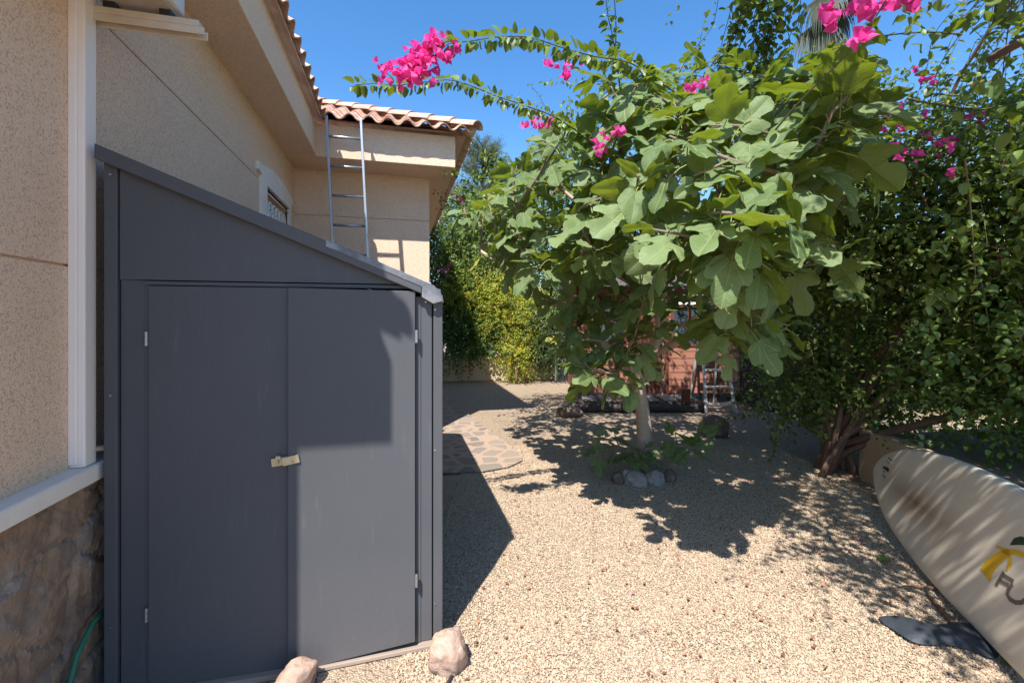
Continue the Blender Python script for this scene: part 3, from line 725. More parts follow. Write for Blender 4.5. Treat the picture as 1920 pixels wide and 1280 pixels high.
# hoses, sticks
mb = MB(); mb.tube([P(862, 1240, 1.96)*1, G(856, 1252, .012), G(846, 1270, .012), G(832, 1300, .012), G(800, 1360, .012)], .0095, 8)
mb.v = [(x, y, max(z_, .004)) for x, y, z_ in mb.v]
tag(mb.build('hose', M['black_plastic'], smooth=True), 'black rubber hose running out from under the rock by the shed', 'hose')
mb = MB(); mb.tube([(-1.135, 2.16, .34), (-1.14, 2.08, .33), (-1.142, 2.0, .27), (-1.148, 1.95, .15), (-1.14, 1.90, .03), (-1.10, 1.8, .014)], .010, 8)
tag(mb.build('hose', M['green_hose'], smooth=True), 'green garden hose hanging between the stone plinth and the shed', 'hose')
mb = MB(); mb.tube([G(592, 1247, .02), G(580, 1290, .02), G(566, 1330, .012)], [.014, .012, .010], 7)
tag(mb.build('stick', M['plank'], smooth=True), 'short brown stick lying by the small rock at the shed doors', 'stick')

# ================================================================== BACKGROUND: low wall, hut, platform, step ladder, trellis
def wall_seg(name, label, a, b, h, th, mat, cap=None):
    a, b = Vector((a[0], a[1], 0)), Vector((b[0], b[1], 0)); d = (b-a).normalized(); n = Vector((-d.y, d.x, 0))
    mb = MB(); N = 24
    b0 = len(mb.v)
    for i in range(N+1):
        p = a.lerp(b, i/N); j = .008*mnoise.noise(p*3)
        for off, z_ in ((0, -.05), (0, h+j), (th, h+j), (th, -.05)): mb.v.append(tuple(p+n*(off+(j if off == 0 else 0))+Vector((0, 0, z_))))
    for i in range(N):
        for k_ in range(3): mb.f.append((i*4+k_, i*4+k_+1, i*4+k_+5, i*4+k_+4)); mb.m.append(0)
    mb.f += [(0, 1, 2, 3), (N*4+3, N*4+2, N*4+1, N*4)]; mb.m += [0, 0]
    return tag(mb.build(name, mat, bevel=.01), label, 'wall')
A_, B_ = G(700, 716), G(1040, 712)
wall_seg('low_wall', 'low cream garden wall under the yellow and green hedge at the back', A_, B_, .60, .2, M['render_wall'])
wall_seg('low_wall', 'low brown rendered wall behind the surfboard', tuple(WE), tuple(WB), .47, -.15, simple('brown_render', (.50, .36, .23), .9, nscale=3, var=.3, bump=.6, bscale=50))

# hut
hu0 = W(1.18, 8.15); hux = (W(4.15, 8.15)-hu0).normalized(); huy = Vector((-hux.y, hux.x, 0))
hang = math.atan2(hux.y, hux.x)
hut = thing('wooden_hut', 'red-brown wooden garden hut behind the fig tree', 'hut', (hu0.x, hu0.y, 0), hang)
def hp(mb, name, mat, par=None, **k): return mb.build(name, mat, par or hut, **k)
HW, HH, HD = 2.97, 2.05, 1.3
mb = MB(); nb = 15
op = [(.95, 1.55, .15, 1.85), (.42, .82, 1.05, 1.7), (1.72, 2.25, 1.05, 1.7)]
for i in range(nb):
    z0, z1 = .16+i*.126, .16+(i+1)*.126-.004
    cuts = sorted([(a, b) for a, b, c_, d in op if c_ < z1 and d > z0]); x = 0.0
    for a, b in cuts+[(HW, HW)]:
        if a > x: mb.prism([(x, 0, z0), (x, -.018, z0+.004), (x, -.006, z1), (x, .02, z1), (x, .02, z0)], (a-x, 0, 0))
        x = b
    mb.box((HW-.02, .02, z0), (HW+.012, HD, z1)); mb.box((-.012, .02, z0), (.02, HD, z1))
hp(mb, 'wall', M['hut_wood'])
mb = MB(); mb.box((.97, .01, .16), (1.53, .04, 1.83))
dr = hp(mb, 'door', M['hut_trim'])
m2 = MB(); m2.tube([(1.46, .0, 1.0), (1.46, -.04, 1.0), (1.46, -.04, 1.12), (1.46, .0, 1.12)], .008, 6); hp(m2, 'handle', M['black_plastic'], dr)
for a, b, c_, d in op[1:]:
    m2 = MB(); 
    for r_ in ((a-.05, -.03, c_-.05, b+.05, .0, c_), (a-.05, -.03, d, b+.05, 0, d+.05), (a-.05, -.03, c_, a, 0, d), (b, -.03, c_, b+.05, 0, d), ((a+b)/2-.015, -.02, c_, (a+b)/2+.015, 0, d)):
        m2.box(r_[:3], r_[3:])
    wn_ = hp(m2, 'window', M['hut_trim']); m2 = MB(); m2.box((a, .0, c_), (b, .012, d)); hp(m2, 'pane', M['glass'], wn_)
for x in (-.03, .90, 1.56, HW-.05):
    mb = MB(); mb.box((x, -.035, .12), (x+.07, -.019, 2.04)); hp(mb, 'corner_trim', M['hut_trim'])
for x in (.1, .8, 1.6, 2.4, 2.95):
    mb = MB(); mb.box((x, .05, 0), (x+.12, .17, .158)); hp(mb, 'foot', M['deck_wood'])
mb = MB(); mb.prism([(-.2, -.25, 2.06), (-.2, HD+.2, 2.06), (-.2, HD/2, 2.75)], (HW+.4, 0, 0)); hp(mb, 'roof', simple('roof_felt', (.09, .075, .07), .9))

# low pallet platform in front of the hut
pl0 = G(1095, 772); ang = -YAW
pal = thing('pallet_platform', 'low dark wooden pallet platform with pale slabs in front of the red hut', 'platform', (pl0.x, pl0.y, 0), ang)
mb = MB(); mb.tube([(-.15, 0, .065), (1.95, .02, .065)], .062, 12); mb.build('front_beam', simple('dark_beam', (.07, .055, .05), .8), pal, smooth=True)
mb = MB(); r = random.Random(4)
for i in range(16):
    x = -.05+i*.128; mb.box((x, .06+r.uniform(0, .03), .10), (x+.105, .85, .135+r.uniform(0, .012)))
mb.build('slat', M['deck_wood'], pal)
mb = MB()
for i, x in enumerate((.0, .28, .75, 1.02, 1.32, 1.6)): 
    mb.prism([(x, .12, .150), (x+.22, .10, .150), (x+.2, .45+.05*i % .1, .150), (x+.03, .5, .150)], (0, 0, .028+.008*(i % 3)))
mb.build('paving_slab', M['rock_grey'], pal, bevel=.006)
mb = MB(); mb.box((1.62, .05, .0), (1.73, .16, .36)); mb.build('post', M['hut_trim'], pal, bevel=.006)

# step ladder
q = W(3.33, 7.25)
st = thing('step_ladder', 'white aluminium step ladder standing against the hut beside the trellis', 'step ladder', (q.x, q.y, 0), -YAW)
def sp2(mb, n, mat, **k): return mb.build(n, mat, st, **k)
for s in (-1, 1):
    mb = MB(); mb.bar((s*.235, -.02, 0), (s*.16, .34, 1.5), .045, .022, up=(0, 1, 0)); sp2(mb, 'leg', M['white_alu'])
    mb = MB(); mb.bar((s*.215, .72, 0), (s*.15, .38, 1.46), .03, .02, up=(0, 1, 0)); sp2(mb, 'leg', M['white_alu'])
for i in range(5):
    z_ = .11+.27*i; t = z_/1.5; hw = .235-.075*t; mb = MB(); mb.box((-hw, -.02+.36*t-.03, z_), (hw, -.02+.36*t+.05, z_+.03)); sp2(mb, 'step', M['white_alu'])
mb = MB(); mb.box((-.18, .26, 1.49), (.18, .46, 1.52)); sp2(mb, 'top_platform', M['white_alu'])

# trellis
ta, tb = W(4.02, 7.9), W(4.25, 5.75); td = (tb-ta); tl = td.length; tang = math.atan2(td.y, td.x)
tr = thing('trellis', 'dark diagonal lattice trellis panel right of the red hut', 'trellis', (ta.x, ta.y, 0), tang)
TH = 1.95; mb = MB(); dk = simple('dark_lattice', (.045, .05, .062), .7)
def clipd(x0, s, w_, h_):
    p = []
    for z_ in (0, h_):
        x = x0+s*z_
        if 0 <= x <= w_: p.append((x, z_))
    for x in (0, w_):
        z_ = (x-x0)/s
        if 0 < z_ < h_: p.append((x, z_))
    return p[:2]
i = -TH
while i < tl+TH:
    for s, y_ in ((1, 0), (-1, .012)):
        x0 = i if s == 1 else i
        pp = clipd(x0, s, tl, TH)
        if len(pp) == 2: mb.bar((pp[0][0], y_, pp[0][1]+.05), (pp[1][0], y_, pp[1][1]+.05), .010, .032, up=(0, 1, 0)) if False else mb.bar((pp[0][0], y_, pp[0][1]+.05), (pp[1][0], y_, pp[1][1]+.05), .036, .009, up=(0, 1, 0))
    i += .105
mb.build('lattice', dk, tr)
mb = MB(); mb.box((-.05, -.02, 0), (0, .03, TH+.08)); mb.box((tl, -.02, 0), (tl+.05, .03, TH+.08)); mb.box((0, -.02, TH+.05), (tl, .03, TH+.09)); mb.box((0, -.02, .02), (tl, .03, .05))
mb.build('frame', dk, tr)

# chain-link fence stretch between the low wall and the hut
fa, fb = W(1.02, 10.6), W(1.95, 10.3); fd = fb-fa; fl = fd.length
fe = thing('wire_fence', 'grey chain-link fence between the low cream wall and the hut', 'fence', (fa.x, fa.y, 0), math.atan2(fd.y, fd.x))
mb = MB(); i = -1.4
while i < fl+1.4:
    for s in (1, -1):
        pp = clipd(i, s, fl, 1.4)
        if len(pp) == 2: mb.bar((pp[0][0], .004*s, pp[0][1]), (pp[1][0], .004*s, pp[1][1]), .004, .004, up=(0, 1, 0))
    i += .075
mb.build('mesh', M['steel'], fe)
for x in (0, fl):
    mb = MB(); mb.tube([(x, 0, 0), (x, 0, 1.5)], .02, 8); mb.build('post', M['steel'], fe)

# neighbour's pale house far behind on the right
nh = thing('neighbour_house', "neighbour's white house glimpsed through the shrubs at the far right", 'house', tuple(W(14.2, 12.5)), -YAW)
mb = MB(); mb.box((-.6, 0, 0), (8, 6, 3.1)); mb.build('wall', simple('white_wall', (.70, .68, .64), .8, nscale=2, var=.06), nh)
mb = MB(); mb.prism([(-.9, -.4, 3.1), (-.9, 6.4, 3.1), (-.9, 3, 4.3)], (9.2, 0, 0)); mb.build('roof', M['tile'], nh)
mb = MB(); mb.box((1.2, -.03, 1.0), (2.2, .02, 2.2)); mb.build('window', M['glass'], nh)

# ================================================================== SURFBOARD
bq = (3.569, 2.688, .343, .616, 1.35, .352, .022)
nu, nv, nh_, hd_, tilt, bw, pit = bq
bax = Vector((-math.sin(hd_)*math.cos(pit), -math.cos(hd_)*math.cos(pit), math.sin(pit)))
brt = Vector((math.cos(hd_)*math.cos(tilt), -math.sin(hd_)*math.cos(tilt), math.sin(tilt)))
bn = bax.cross(brt).normalized()
if bn.x > 0: bn = -bn                                  # side that faces the yard
brt = brt-bax*brt.dot(bax); brt.normalize()
bnose = Vector((nu, nv, nh_))
BL, BT = 3.25, .085
def bhalf(t):
    if t < 1.3: return bw*(1-(1-t/1.3)**2.3)**.56 if t > 0 else 0.001
    if t > BL-.9: return bw*(1-.42*((t-BL+.9)/.9)**2)
    return bw
def board_mat():
    m = NT('old_cream_board'); v = m.coord('Object'); n = m.noise(v, 5.5, 6, .7); f = m.noise(v, 80, 4, .7)
    sp = m.n('ShaderNodeSeparateXYZ'); m.l(v, sp.inputs[0])
    base = m.mix(m.noise(v, 2, 4), (.72, .62, .49), (.80, .71, .58))
    dirt = m.math('MULTIPLY', m.math('SUBTRACT', 1, m.math('ABSOLUTE', m.math('MULTIPLY', m.math('ADD', sp.outputs[0], -.01), 7)), clamp=True),
                  m.math('SUBTRACT', 1, m.math('ABSOLUTE', m.math('MULTIPLY', m.math('SUBTRACT', sp.outputs[1], .72), 1.7)), clamp=True))
    dirt = m.math('MULTIPLY', dirt, m.math('MULTIPLY', m.math('SUBTRACT', m.math('ADD', m.math('MULTIPLY', n, .6), m.math('MULTIPLY', f, .6)), .42, clamp=True), 9, clamp=True))
    c = m.mix(dirt, base, (.27, .155, .09))
    return m.done(m.bsdf(c, .38, m.bump(f, .08, .002), spec=.5))
sb = thing('surfboard', 'long cream surfboard with yellow palm emblem and grey letters, standing on its edge', 'surfboard', tuple(bnose))
mb = MB(); NS, NC = 40, 36
ts = [0.0, .01, .03, .06, .1, .15, .2, .3, .4, .5]+[.5+(BL-.5)*i/(NS-10) for i in range(1, NS-9)]
for t in ts:
    hw = bhalf(t); th = BT/2*min(1, .25+t/.5) if t > 0 else .012
    rk = .02*max(0, 1-t/.9)**2
    for k_ in range(NC):
        a = 2*math.pi*k_/NC; cx_, sx_ = math.cos(a), math.sin(a)
        x = hw*math.copysign(abs(cx_)**.42, cx_); z_ = th*math.copysign(abs(sx_)**.42, sx_)+rk
        mb.v.append((x, t, z_))
for i in range(len(ts)-1):
    for k_ in range(NC): mb.f.append((i*NC+k_, i*NC+(k_+1) % NC, (i+1)*NC+(k_+1) % NC, (i+1)*NC+k_)); mb.m.append(0)
mb.f += [tuple(range(NC))[::-1], tuple((len(ts)-1)*NC+k_ for k_ in range(NC))]; mb.m += [0, 0]
R3 = Matrix((brt, bax, bn)).transposed().to_4x4()
sb.rotation_euler = R3.to_euler() if R3.to_3x3().determinant() > 0 else (0, 0, 0)
MIR = R3.to_3x3().determinant() < 0
if MIR:                                                # keep a right-handed frame: x points down the board's short side
    R3 = Matrix((-brt, bax, bn)).transposed().to_4x4(); sb.rotation_euler = R3.to_euler()
body = mb.build('board', board_mat(), sb, smooth=True)
camo = Vector((0, 0, HC)); Ri = R3.to_3x3().inverted()
def onboard(px, py, lift=0.0):
    d = P(px, py, 1.0)-camo; p0 = bnose+bn*(BT/2); t = (p0-camo).dot(bn)/d.dot(bn)
    L = Ri @ (camo+d*t-bnose); L.z = BT/2*1.0+.0015+lift; return L
def stroke(mb, pix, wid):
    P2 = [onboard(*p) for p in pix]
    if not hasattr(wid, '__len__'): wid = [wid]*len(P2)
    lft, rgt = [], []
    for i, p in enumerate(P2):
        d = (P2[min(i+1, len(P2)-1)]-P2[max(i-1, 0)]).normalized(); n = Vector((-d.y, d.x, 0))
        lft.append(p+n*wid[i]/2); rgt.append(p-n*wid[i]/2)
    for i in range(len(P2)-1): mb.add([lft[i], rgt[i], rgt[i+1], lft[i+1]], [(0, 1, 2, 3)])
mb = MB()
stroke(mb, [(1847, 1078), (1856, 1062), (1870, 1048), (1887, 1037), (1893, 1035)], [.085, .07, .055, .035, .02])
stroke(mb, [(1868, 1023), (1880, 1030), (1893, 1036)], [.006, .02, .03])
stroke(mb, [(1888, 1035), (1905, 1034), (1925, 1042), (1945, 1060)], [.02, .022, .02, .01])
stroke(mb, [(1890, 1036), (1895, 1048), (1894, 1058), (1888, 1070)], [.012, .022, .022, .012])
mb.build('palm_emblem', simple('yellow_print', (.78, .45, .02), .4, var=.08, bump=0), sb)
mb = MB(); stroke(mb, [(1895, 1021), (1903, 1015), (1915, 1013), (1927, 1016), (1940, 1022)], [.004, .03, .036, .03, .006]); mb.build('leaf_emblem', simple('green_print', (.03, .06, .03), .4, bump=0), sb)
mb = MB(); w_ = .019
stroke(mb, [(1883, 1072), (1876, 1084), (1868, 1098)], w_)
stroke(mb, [(1880, 1077), (1890, 1083), (1901, 1090)], w_); stroke(mb, [(1874, 1087), (1883, 1092), (1892, 1097)], w_*.9)
stroke(mb, [(1899, 1094), (1892, 1104), (1889, 1114), (1894, 1123), (1905, 1129), (1916, 1129), (1926, 1121), (1936, 1108)], w_)
mb.build('lettering', simple('grey_print', (.16, .135, .115), .5, bump=0), sb)
mb = MB()
for a, b, ww in (((1666, 858), (1674, 864), .008), ((1656, 875), (1661, 878), .016), ((1661, 877), (1669, 884), .026), ((1657, 882), (1660, 886), .008), ((1655, 889), (1661, 896), .008), ((1663, 864), (1670, 870), .005)):
    stroke(mb, [a, b], ww)
mb.build('nose_marks', M['dark'], sb)

# dark cloth and sticks on the gravel
pts = [(1642,1158),(1665,1162),(1690,1172),(1720,1176),(1750,1184),(1785,1180),(1812,1172),(1840,1176),(1862,1200),(1880,1228),(1868,1246),(1838,1228),(1800,1214),(1760,1212),(1725,1212),(1700,1204),(1680,1186),(1655,1172)]
mb = MB(); cc = [G(*p, .0) for p in pts]; cen = sum(cc, Vector())/len(cc)
vs = [(cen.x, cen.y, .045)]; n = len(cc)
for q_, h_ in ((.45, .05), (.8, .035), (1, .012)):
    for p_ in cc:
        v_ = cen.lerp(p_, q_); vs.append((v_.x, v_.y, h_+.012*mnoise.noise(Vector((v_.x*14, v_.y*14, 0)))))
fs = [(0, 1+i, 1+(i+1) % n) for i in range(n)]+[(1+k_*n+i, 1+(k_+1)*n+i, 1+(k_+1)*n+(i+1) % n, 1+k_*n+(i+1) % n) for k_ in range(2) for i in range(n)]
mb.add(vs, fs); o = mb.build('plastic_sheet', simple('dark_blue_plastic', (.035, .042, .052), .6, nscale=14, var=.4, bump=.8, bscale=40), smooth=True)
sm = o.modifiers.new('s', 'SUBSURF'); sm.levels = sm.render_levels = 2
tag(o, 'crumpled dark blue-grey plastic sheet on the gravel beside the surfboard', 'plastic sheet')
for a, b, c_, lab, rr in (((1692, 1098), (1740, 1100), (1786, 1110), 'thin dark stick lying level on the gravel near the surfboard', .008), ((1738, 1112), (1768, 1146), (1806, 1184), 'long dark stick slanting into the plastic sheet', .011)):
    mb = MB(); mb.tube([G(*a, .018), G(*b, .02), G(*c_, .018)], [rr*.6, rr, rr*1.2], 6)
    tag(mb.build('stick', M['bark_brown'], smooth=True), lab, 'stick', 'dark sticks by the surfboard')

# ================================================================== FIG TREE
def fig_leaves(tips, dirs, sizes, seed=1, nper=(6, 9), petiole=.09, droop=.25, back=False):
    r = random.Random(seed); items = [[] for _ in FIG_T]; pet = []
    for (t, d, s) in zip(tips, dirs, sizes):
        t = Vector(t); d = Vector(d).normalized(); n = r.randint(*nper); a0 = r.uniform(0, 6.28)
        e1 = d.orthogonal().normalized(); e2 = d.cross(e1)
        for i in range(n):
            a = a0+i*2.4; lay = i/n
            out = e1*math.cos(a)+e2*math.sin(a)
            base = t-d*(.04+.16*lay)*s/.22
            el = .85-1.0*lay+r.uniform(-.2, .2)            # young leaves point up, old ones spread
            pd = (out+d*el+Vector((0, 0, .05))).normalized()
            pl = petiole*(.5+.9*lay)*s/.22*r.uniform(.8, 1.3)
            pe = base+pd*pl
            ld = (pd*1.0+Vector((r.gauss(0, .35), r.gauss(0, .35), r.gauss(-droop, .3)-.65*lay*r.uniform(.1, 1.2)))).normalized()
            nr = Vector((0, 0, .7))+Vector((r.gauss(0, .65), r.gauss(0, .65), r.gauss(0, .3)))-SUN*.85
            nr = nr-ld*nr.dot(ld)
            if nr.length < .15: nr = out.cross(ld)
            sc = s*(.62+.5*min(1, lay*1.6))*r.uniform(.8, 1.15)
            items[r.randrange(len(FIG_T))].append((pe, ld, nr, sc))
            pet.append((base, (base+pe)/2+Vector((0, 0, .01)), pe, pe+ld*sc*.04))
    return items, pet
fig_base = G(1209, 872)
fig = thing('fig_tree', 'fig tree with big lobed leaves on a pale trunk standing in the gravel', 'tree', (fig_base.x, fig_base.y, 0))
FZ = 4.55
trunk_px = [(1209, 875, FZ), (1209, 830, FZ), (1206, 780, FZ), (1201, 745, FZ), (1196, 712, FZ-.02)]
tp = [P(*q) for q in trunk_px]; tp[0].z = -.05
tr_r = [.092, .078, .070, .066, .070]
limb_px = {
 'a': [(1180, 690, 4.4), (1150, 665, 4.25), (1128, 640, 4.15), (1095, 600, 4.1), (1055, 572, 4.1), (1010, 555, 4.1)],
 'b': [(1198, 690, 4.5), (1215, 670, 4.45), (1232, 640, 4.4), (1240, 590, 4.3), (1243, 540, 4.2), (1252, 480, 4.1), (1255, 410, 4.0), (1262, 340, 3.9)],
 'c': [(1262, 610, 4.3), (1295, 600, 4.2), (1335, 570, 4.0), (1380, 535, 3.8), (1440, 505, 3.6)],
 'd': [(1205, 672, 4.3), (1245, 655, 3.9), (1292, 628, 3.4), (1340, 595, 3.0), (1390, 570, 2.7)],
 'e': [(1225, 560, 4.2), (1180, 530, 4.0), (1130, 500, 3.7), (1080, 470, 3.4)],
 'f': [(1275, 520, 3.9), (1300, 450, 3.5), (1330, 400, 3.1), (1350, 360, 2.8)],
 'g': [(1165, 690, 4.0), (1150, 695, 3.6), (1160, 690, 3.2)],
}
nodes = tp[:]; par = [-1, 0, 1, 2, 3]
def add_limb(key, at):
    cur = at
    for q in limb_px[key]: nodes.append(P(*q)); par.append(cur); cur = len(nodes)-1
    return cur
add_limb('a', 4); b0 = len(nodes); add_limb('b', 4); add_limb('c', b0+3); add_limb('d', b0+1); add_limb('e', b0+4); add_limb('f', b0+5); add_limb('g', 5)
tips_px = [  # near and outer shoots: px, py, distance, leaf length
 (1130,135,2.9,.24),(1200,150,2.7,.25),(1270,190,2.5,.25),(1060,250,2.9,.22),(1110,300,2.7,.22),(1165,235,2.6,.24),(1255,255,2.2,.26),(1330,235,2.3,.25),
 (1010,330,3.3,.20),(960,365,3.6,.18),(915,370,3.9,.18),(1000,410,3.3,.2),(1075,400,2.8,.22),(1130,370,2.6,.23),(1200,330,2.3,.25),(1225,430,2.1,.26),
 (1300,330,2.05,.26),(1370,300,2.1,.26),(1330,400,1.95,.27),(1370,400,1.95,.26),(1430,360,2.0,.26),(1480,330,2.2,.24),(1520,300,2.2,.25),(1440,250,2.3,.25),
 (1560,210,2.1,.26),(1560,120,2.1,.25),(1600,165,2.1,.26),(1555,120,2.3,.24),(1500,160,2.6,.22),(1620,95,2.2,.24),(1480,390,2.3,.23),(1530,340,2.5,.22),
 (1430,420,2.0,.24),(1320,450,2.1,.24),(1270,450,2.3,.23),(1110,460,2.9,.22),(1040,480,3.3,.2),(980,470,3.6,.18),(935,450,3.9,.17),(880,415,4.4,.16),
 (1380,480,2.1,.22),(1450,470,2.3,.22),(1350,100,2.9,.22),(1420,140,2.7,.22),(1000,520,3.9,.17),(1060,550,3.6,.18),(1380,580,2.5,.2),
 (1440,600,2.4,.2),(1360,620,2.6,.19),(1190,630,3.2,.18),(1130,640,3.2,.18),(1090,670,3.2,.18),(1150,700,3.1,.19),
 (1320,610,3.0,.17),(1370,600,2.8,.18),(1425,600,2.7,.17),(1480,610,2.7,.16),(1275,600,3.2,.16),(1230,610,3.3,.18),(1080,580,3.6,.17),(1030,560,3.8,.17),(960,500,4.2,.16),(900,470,4.4,.15),(870,390,4.5,.15),(905,400,4.3,.16),(1650,190,2.2,.25),(1590,250,2.3,.23),
 (1200,520,3.6,.18),(1245,530,3.5,.18),(1165,550,3.6,.17),(1125,555,3.7,.17),(1290,545,3.4,.18),(1215,580,3.5,.16),(1100,560,3.6,.17),(1180,590,3.4,.17),(1090,640,3.3,.17),(1210,660,3.3,.15),(1070,600,3.8,.16),(1350,560,3.0,.18),(1420,570,2.9,.18),
 (1105,690,3.1,.18),(1195,715,3.1,.15),(1100,620,3.4,.18),(1060,640,3.5,.18),(1140,600,3.5,.17),(1210,545,3.0,.2),
 (1055,310,4.2,.2),(1110,200,4.0,.2),(960,420,4.6,.17),(1020,260,4.2,.18),(1180,170,3.9,.2),(1280,120,4.0,.2),(1150,290,4.6,.2),(1240,300,4.4,.2),(1340,200,4.2,.2),
 (1400,300,4.0,.2),(1460,380,3.8,.2),(1380,400,4.2,.2),(1300,400,4.8,.2),(1200,400,4.9,.2),(1100,420,4.6,.18),(1040,430,4.9,.18),(1150,490,5.2,.17),(1330,480,4.8,.18),(1430,460,4.6,.18),
 (1250,220,5.3,.2),(1330,300,5.4,.2),(1180,360,5.6,.18),(1080,350,5.4,.18),(1500,250,3.3,.22),(1530,420,3.2,.18),(950,340,4.5,.16),(990,370,4.8,.16),(930,430,4.9,.15),(1020,300,4.6,.17)]
rj = random.Random(5)
for i in range(85):
    x = rj.uniform(960, 1620); y = rj.uniform(120+max(0, 1200-x)*.6, 500); tips_px.append((x, y, rj.uniform(2.4, 4.0)+max(0, 1300-x)*.002, rj.uniform(.19, .24)))
tips = [P(a, b, c_) for a, b, c_, s in tips_px]; sizes = [s for *_, s in tips_px]
pos, prn, rad, tidx, load = grow(nodes, par, tips, step=.28, jit=.025, rmin=.005, rk=.006, expo=.45)
for i in range(5): rad[i] = tr_r[i]
for i in range(5, len(nodes)): rad[i] = min(max(rad[i], .016), .055)
mb = MB(); skeleton_mesh(mb, pos, prn, rad, 10, thin=.0145)
trunk = childof(mb.build('trunk', [M['bark_fig'], M['twig_fig']], smooth=True), fig)
dirs = []
for i in range(len(tips)):
    k_ = tidx[i]; d = pos[k_]-pos[prn[k_]]
    d = d.normalized()+Vector((0, 0, .75)); dirs.append(d)
items, pet = fig_leaves(tips, dirs, [x*(.9 if q_[2] > 2.2 else .8) for x, q_ in zip(sizes, tips_px)], 3, (5, 9))
allv = []
def build_leaves(name, items, mat, root, pet=()):
    objs = []
    for (V, F, UV), it in zip(FIG_T, items):
        if not it: continue
        a = [np.array([tuple(x[j]) for x in it]) for j in range(3)]; S = np.array([x[3] for x in it])
        objs.append(batch(name, V, F, a[0], a[1], a[2], S, None, uv=UV))
    # merge the leaf shapes into one crown mesh
    bm = bmesh.new()
    for o in objs: bm.from_mesh(o.data)
    nl = len(bm.faces); ms = MB()
    for a, b, c_, d in pet: ms.tube([a, b, c_, d], [.0035, .003, .0026, .002], 5, cap=False)
    if pet:
        mt = bpy.data.meshes.new('t'); mt.from_pydata(ms.v, [], ms.f); bm.from_mesh(mt); bpy.data.meshes.remove(mt)
        bm.faces.ensure_lookup_table()
        for f_ in bm.faces[nl:]: f_.material_index = 1
    me = bpy.data.meshes.new(name); bm.to_mesh(me); bm.free()
    me.polygons.foreach_set('use_smooth', [True]*len(me.polygons))
    for o in objs: m_ = o.data; bpy.data.objects.remove(o); bpy.data.meshes.remove(m_)
    return childof(mesh_obj(name, me, [mat, M['stalk']]), root)
crown = build_leaves('crown', items, M['fig_leaf'], fig, pet)
# basal shoots
sh = [(1150,800,4.3,.16),(1115,835,4.3,.16),(1160,835,4.3,.16),(1185,845,4.3,.15),(1215,840,4.3,.15),(1240,840,4.3,.14),(1265,805,4.3,.16),(1290,830,4.25,.17),(1312,805,4.3,.16),(1200,850,4.3,.13)]
tips2 = [P(a, b, c_) for a, b, c_, s in sh]
pos2, par2, rad2, ti2, _ = grow([fig_base+Vector((-.05, -.05, .02)), fig_base+Vector((-.08, -.12, .12)), fig_base+Vector((.1, -.1, .12))], [-1, 0, 0], tips2, step=.12, jit=.015, rk=.004, rmin=.004)
mb = MB(); skeleton_mesh(mb, pos2, par2, rad2, 6); childof(mb.build('sucker_stem', M['twig_fig'], smooth=True), fig)
it2, pet2 = fig_leaves(tips2, [Vector((rj.uniform(-.5, .5), rj.uniform(-.5, .1), 1)) for _ in tips2], [s for *_, s in sh], 9, (3, 5), .05)
build_leaves('sucker_leaves', it2, M['fig_leaf'], fig, pet2)

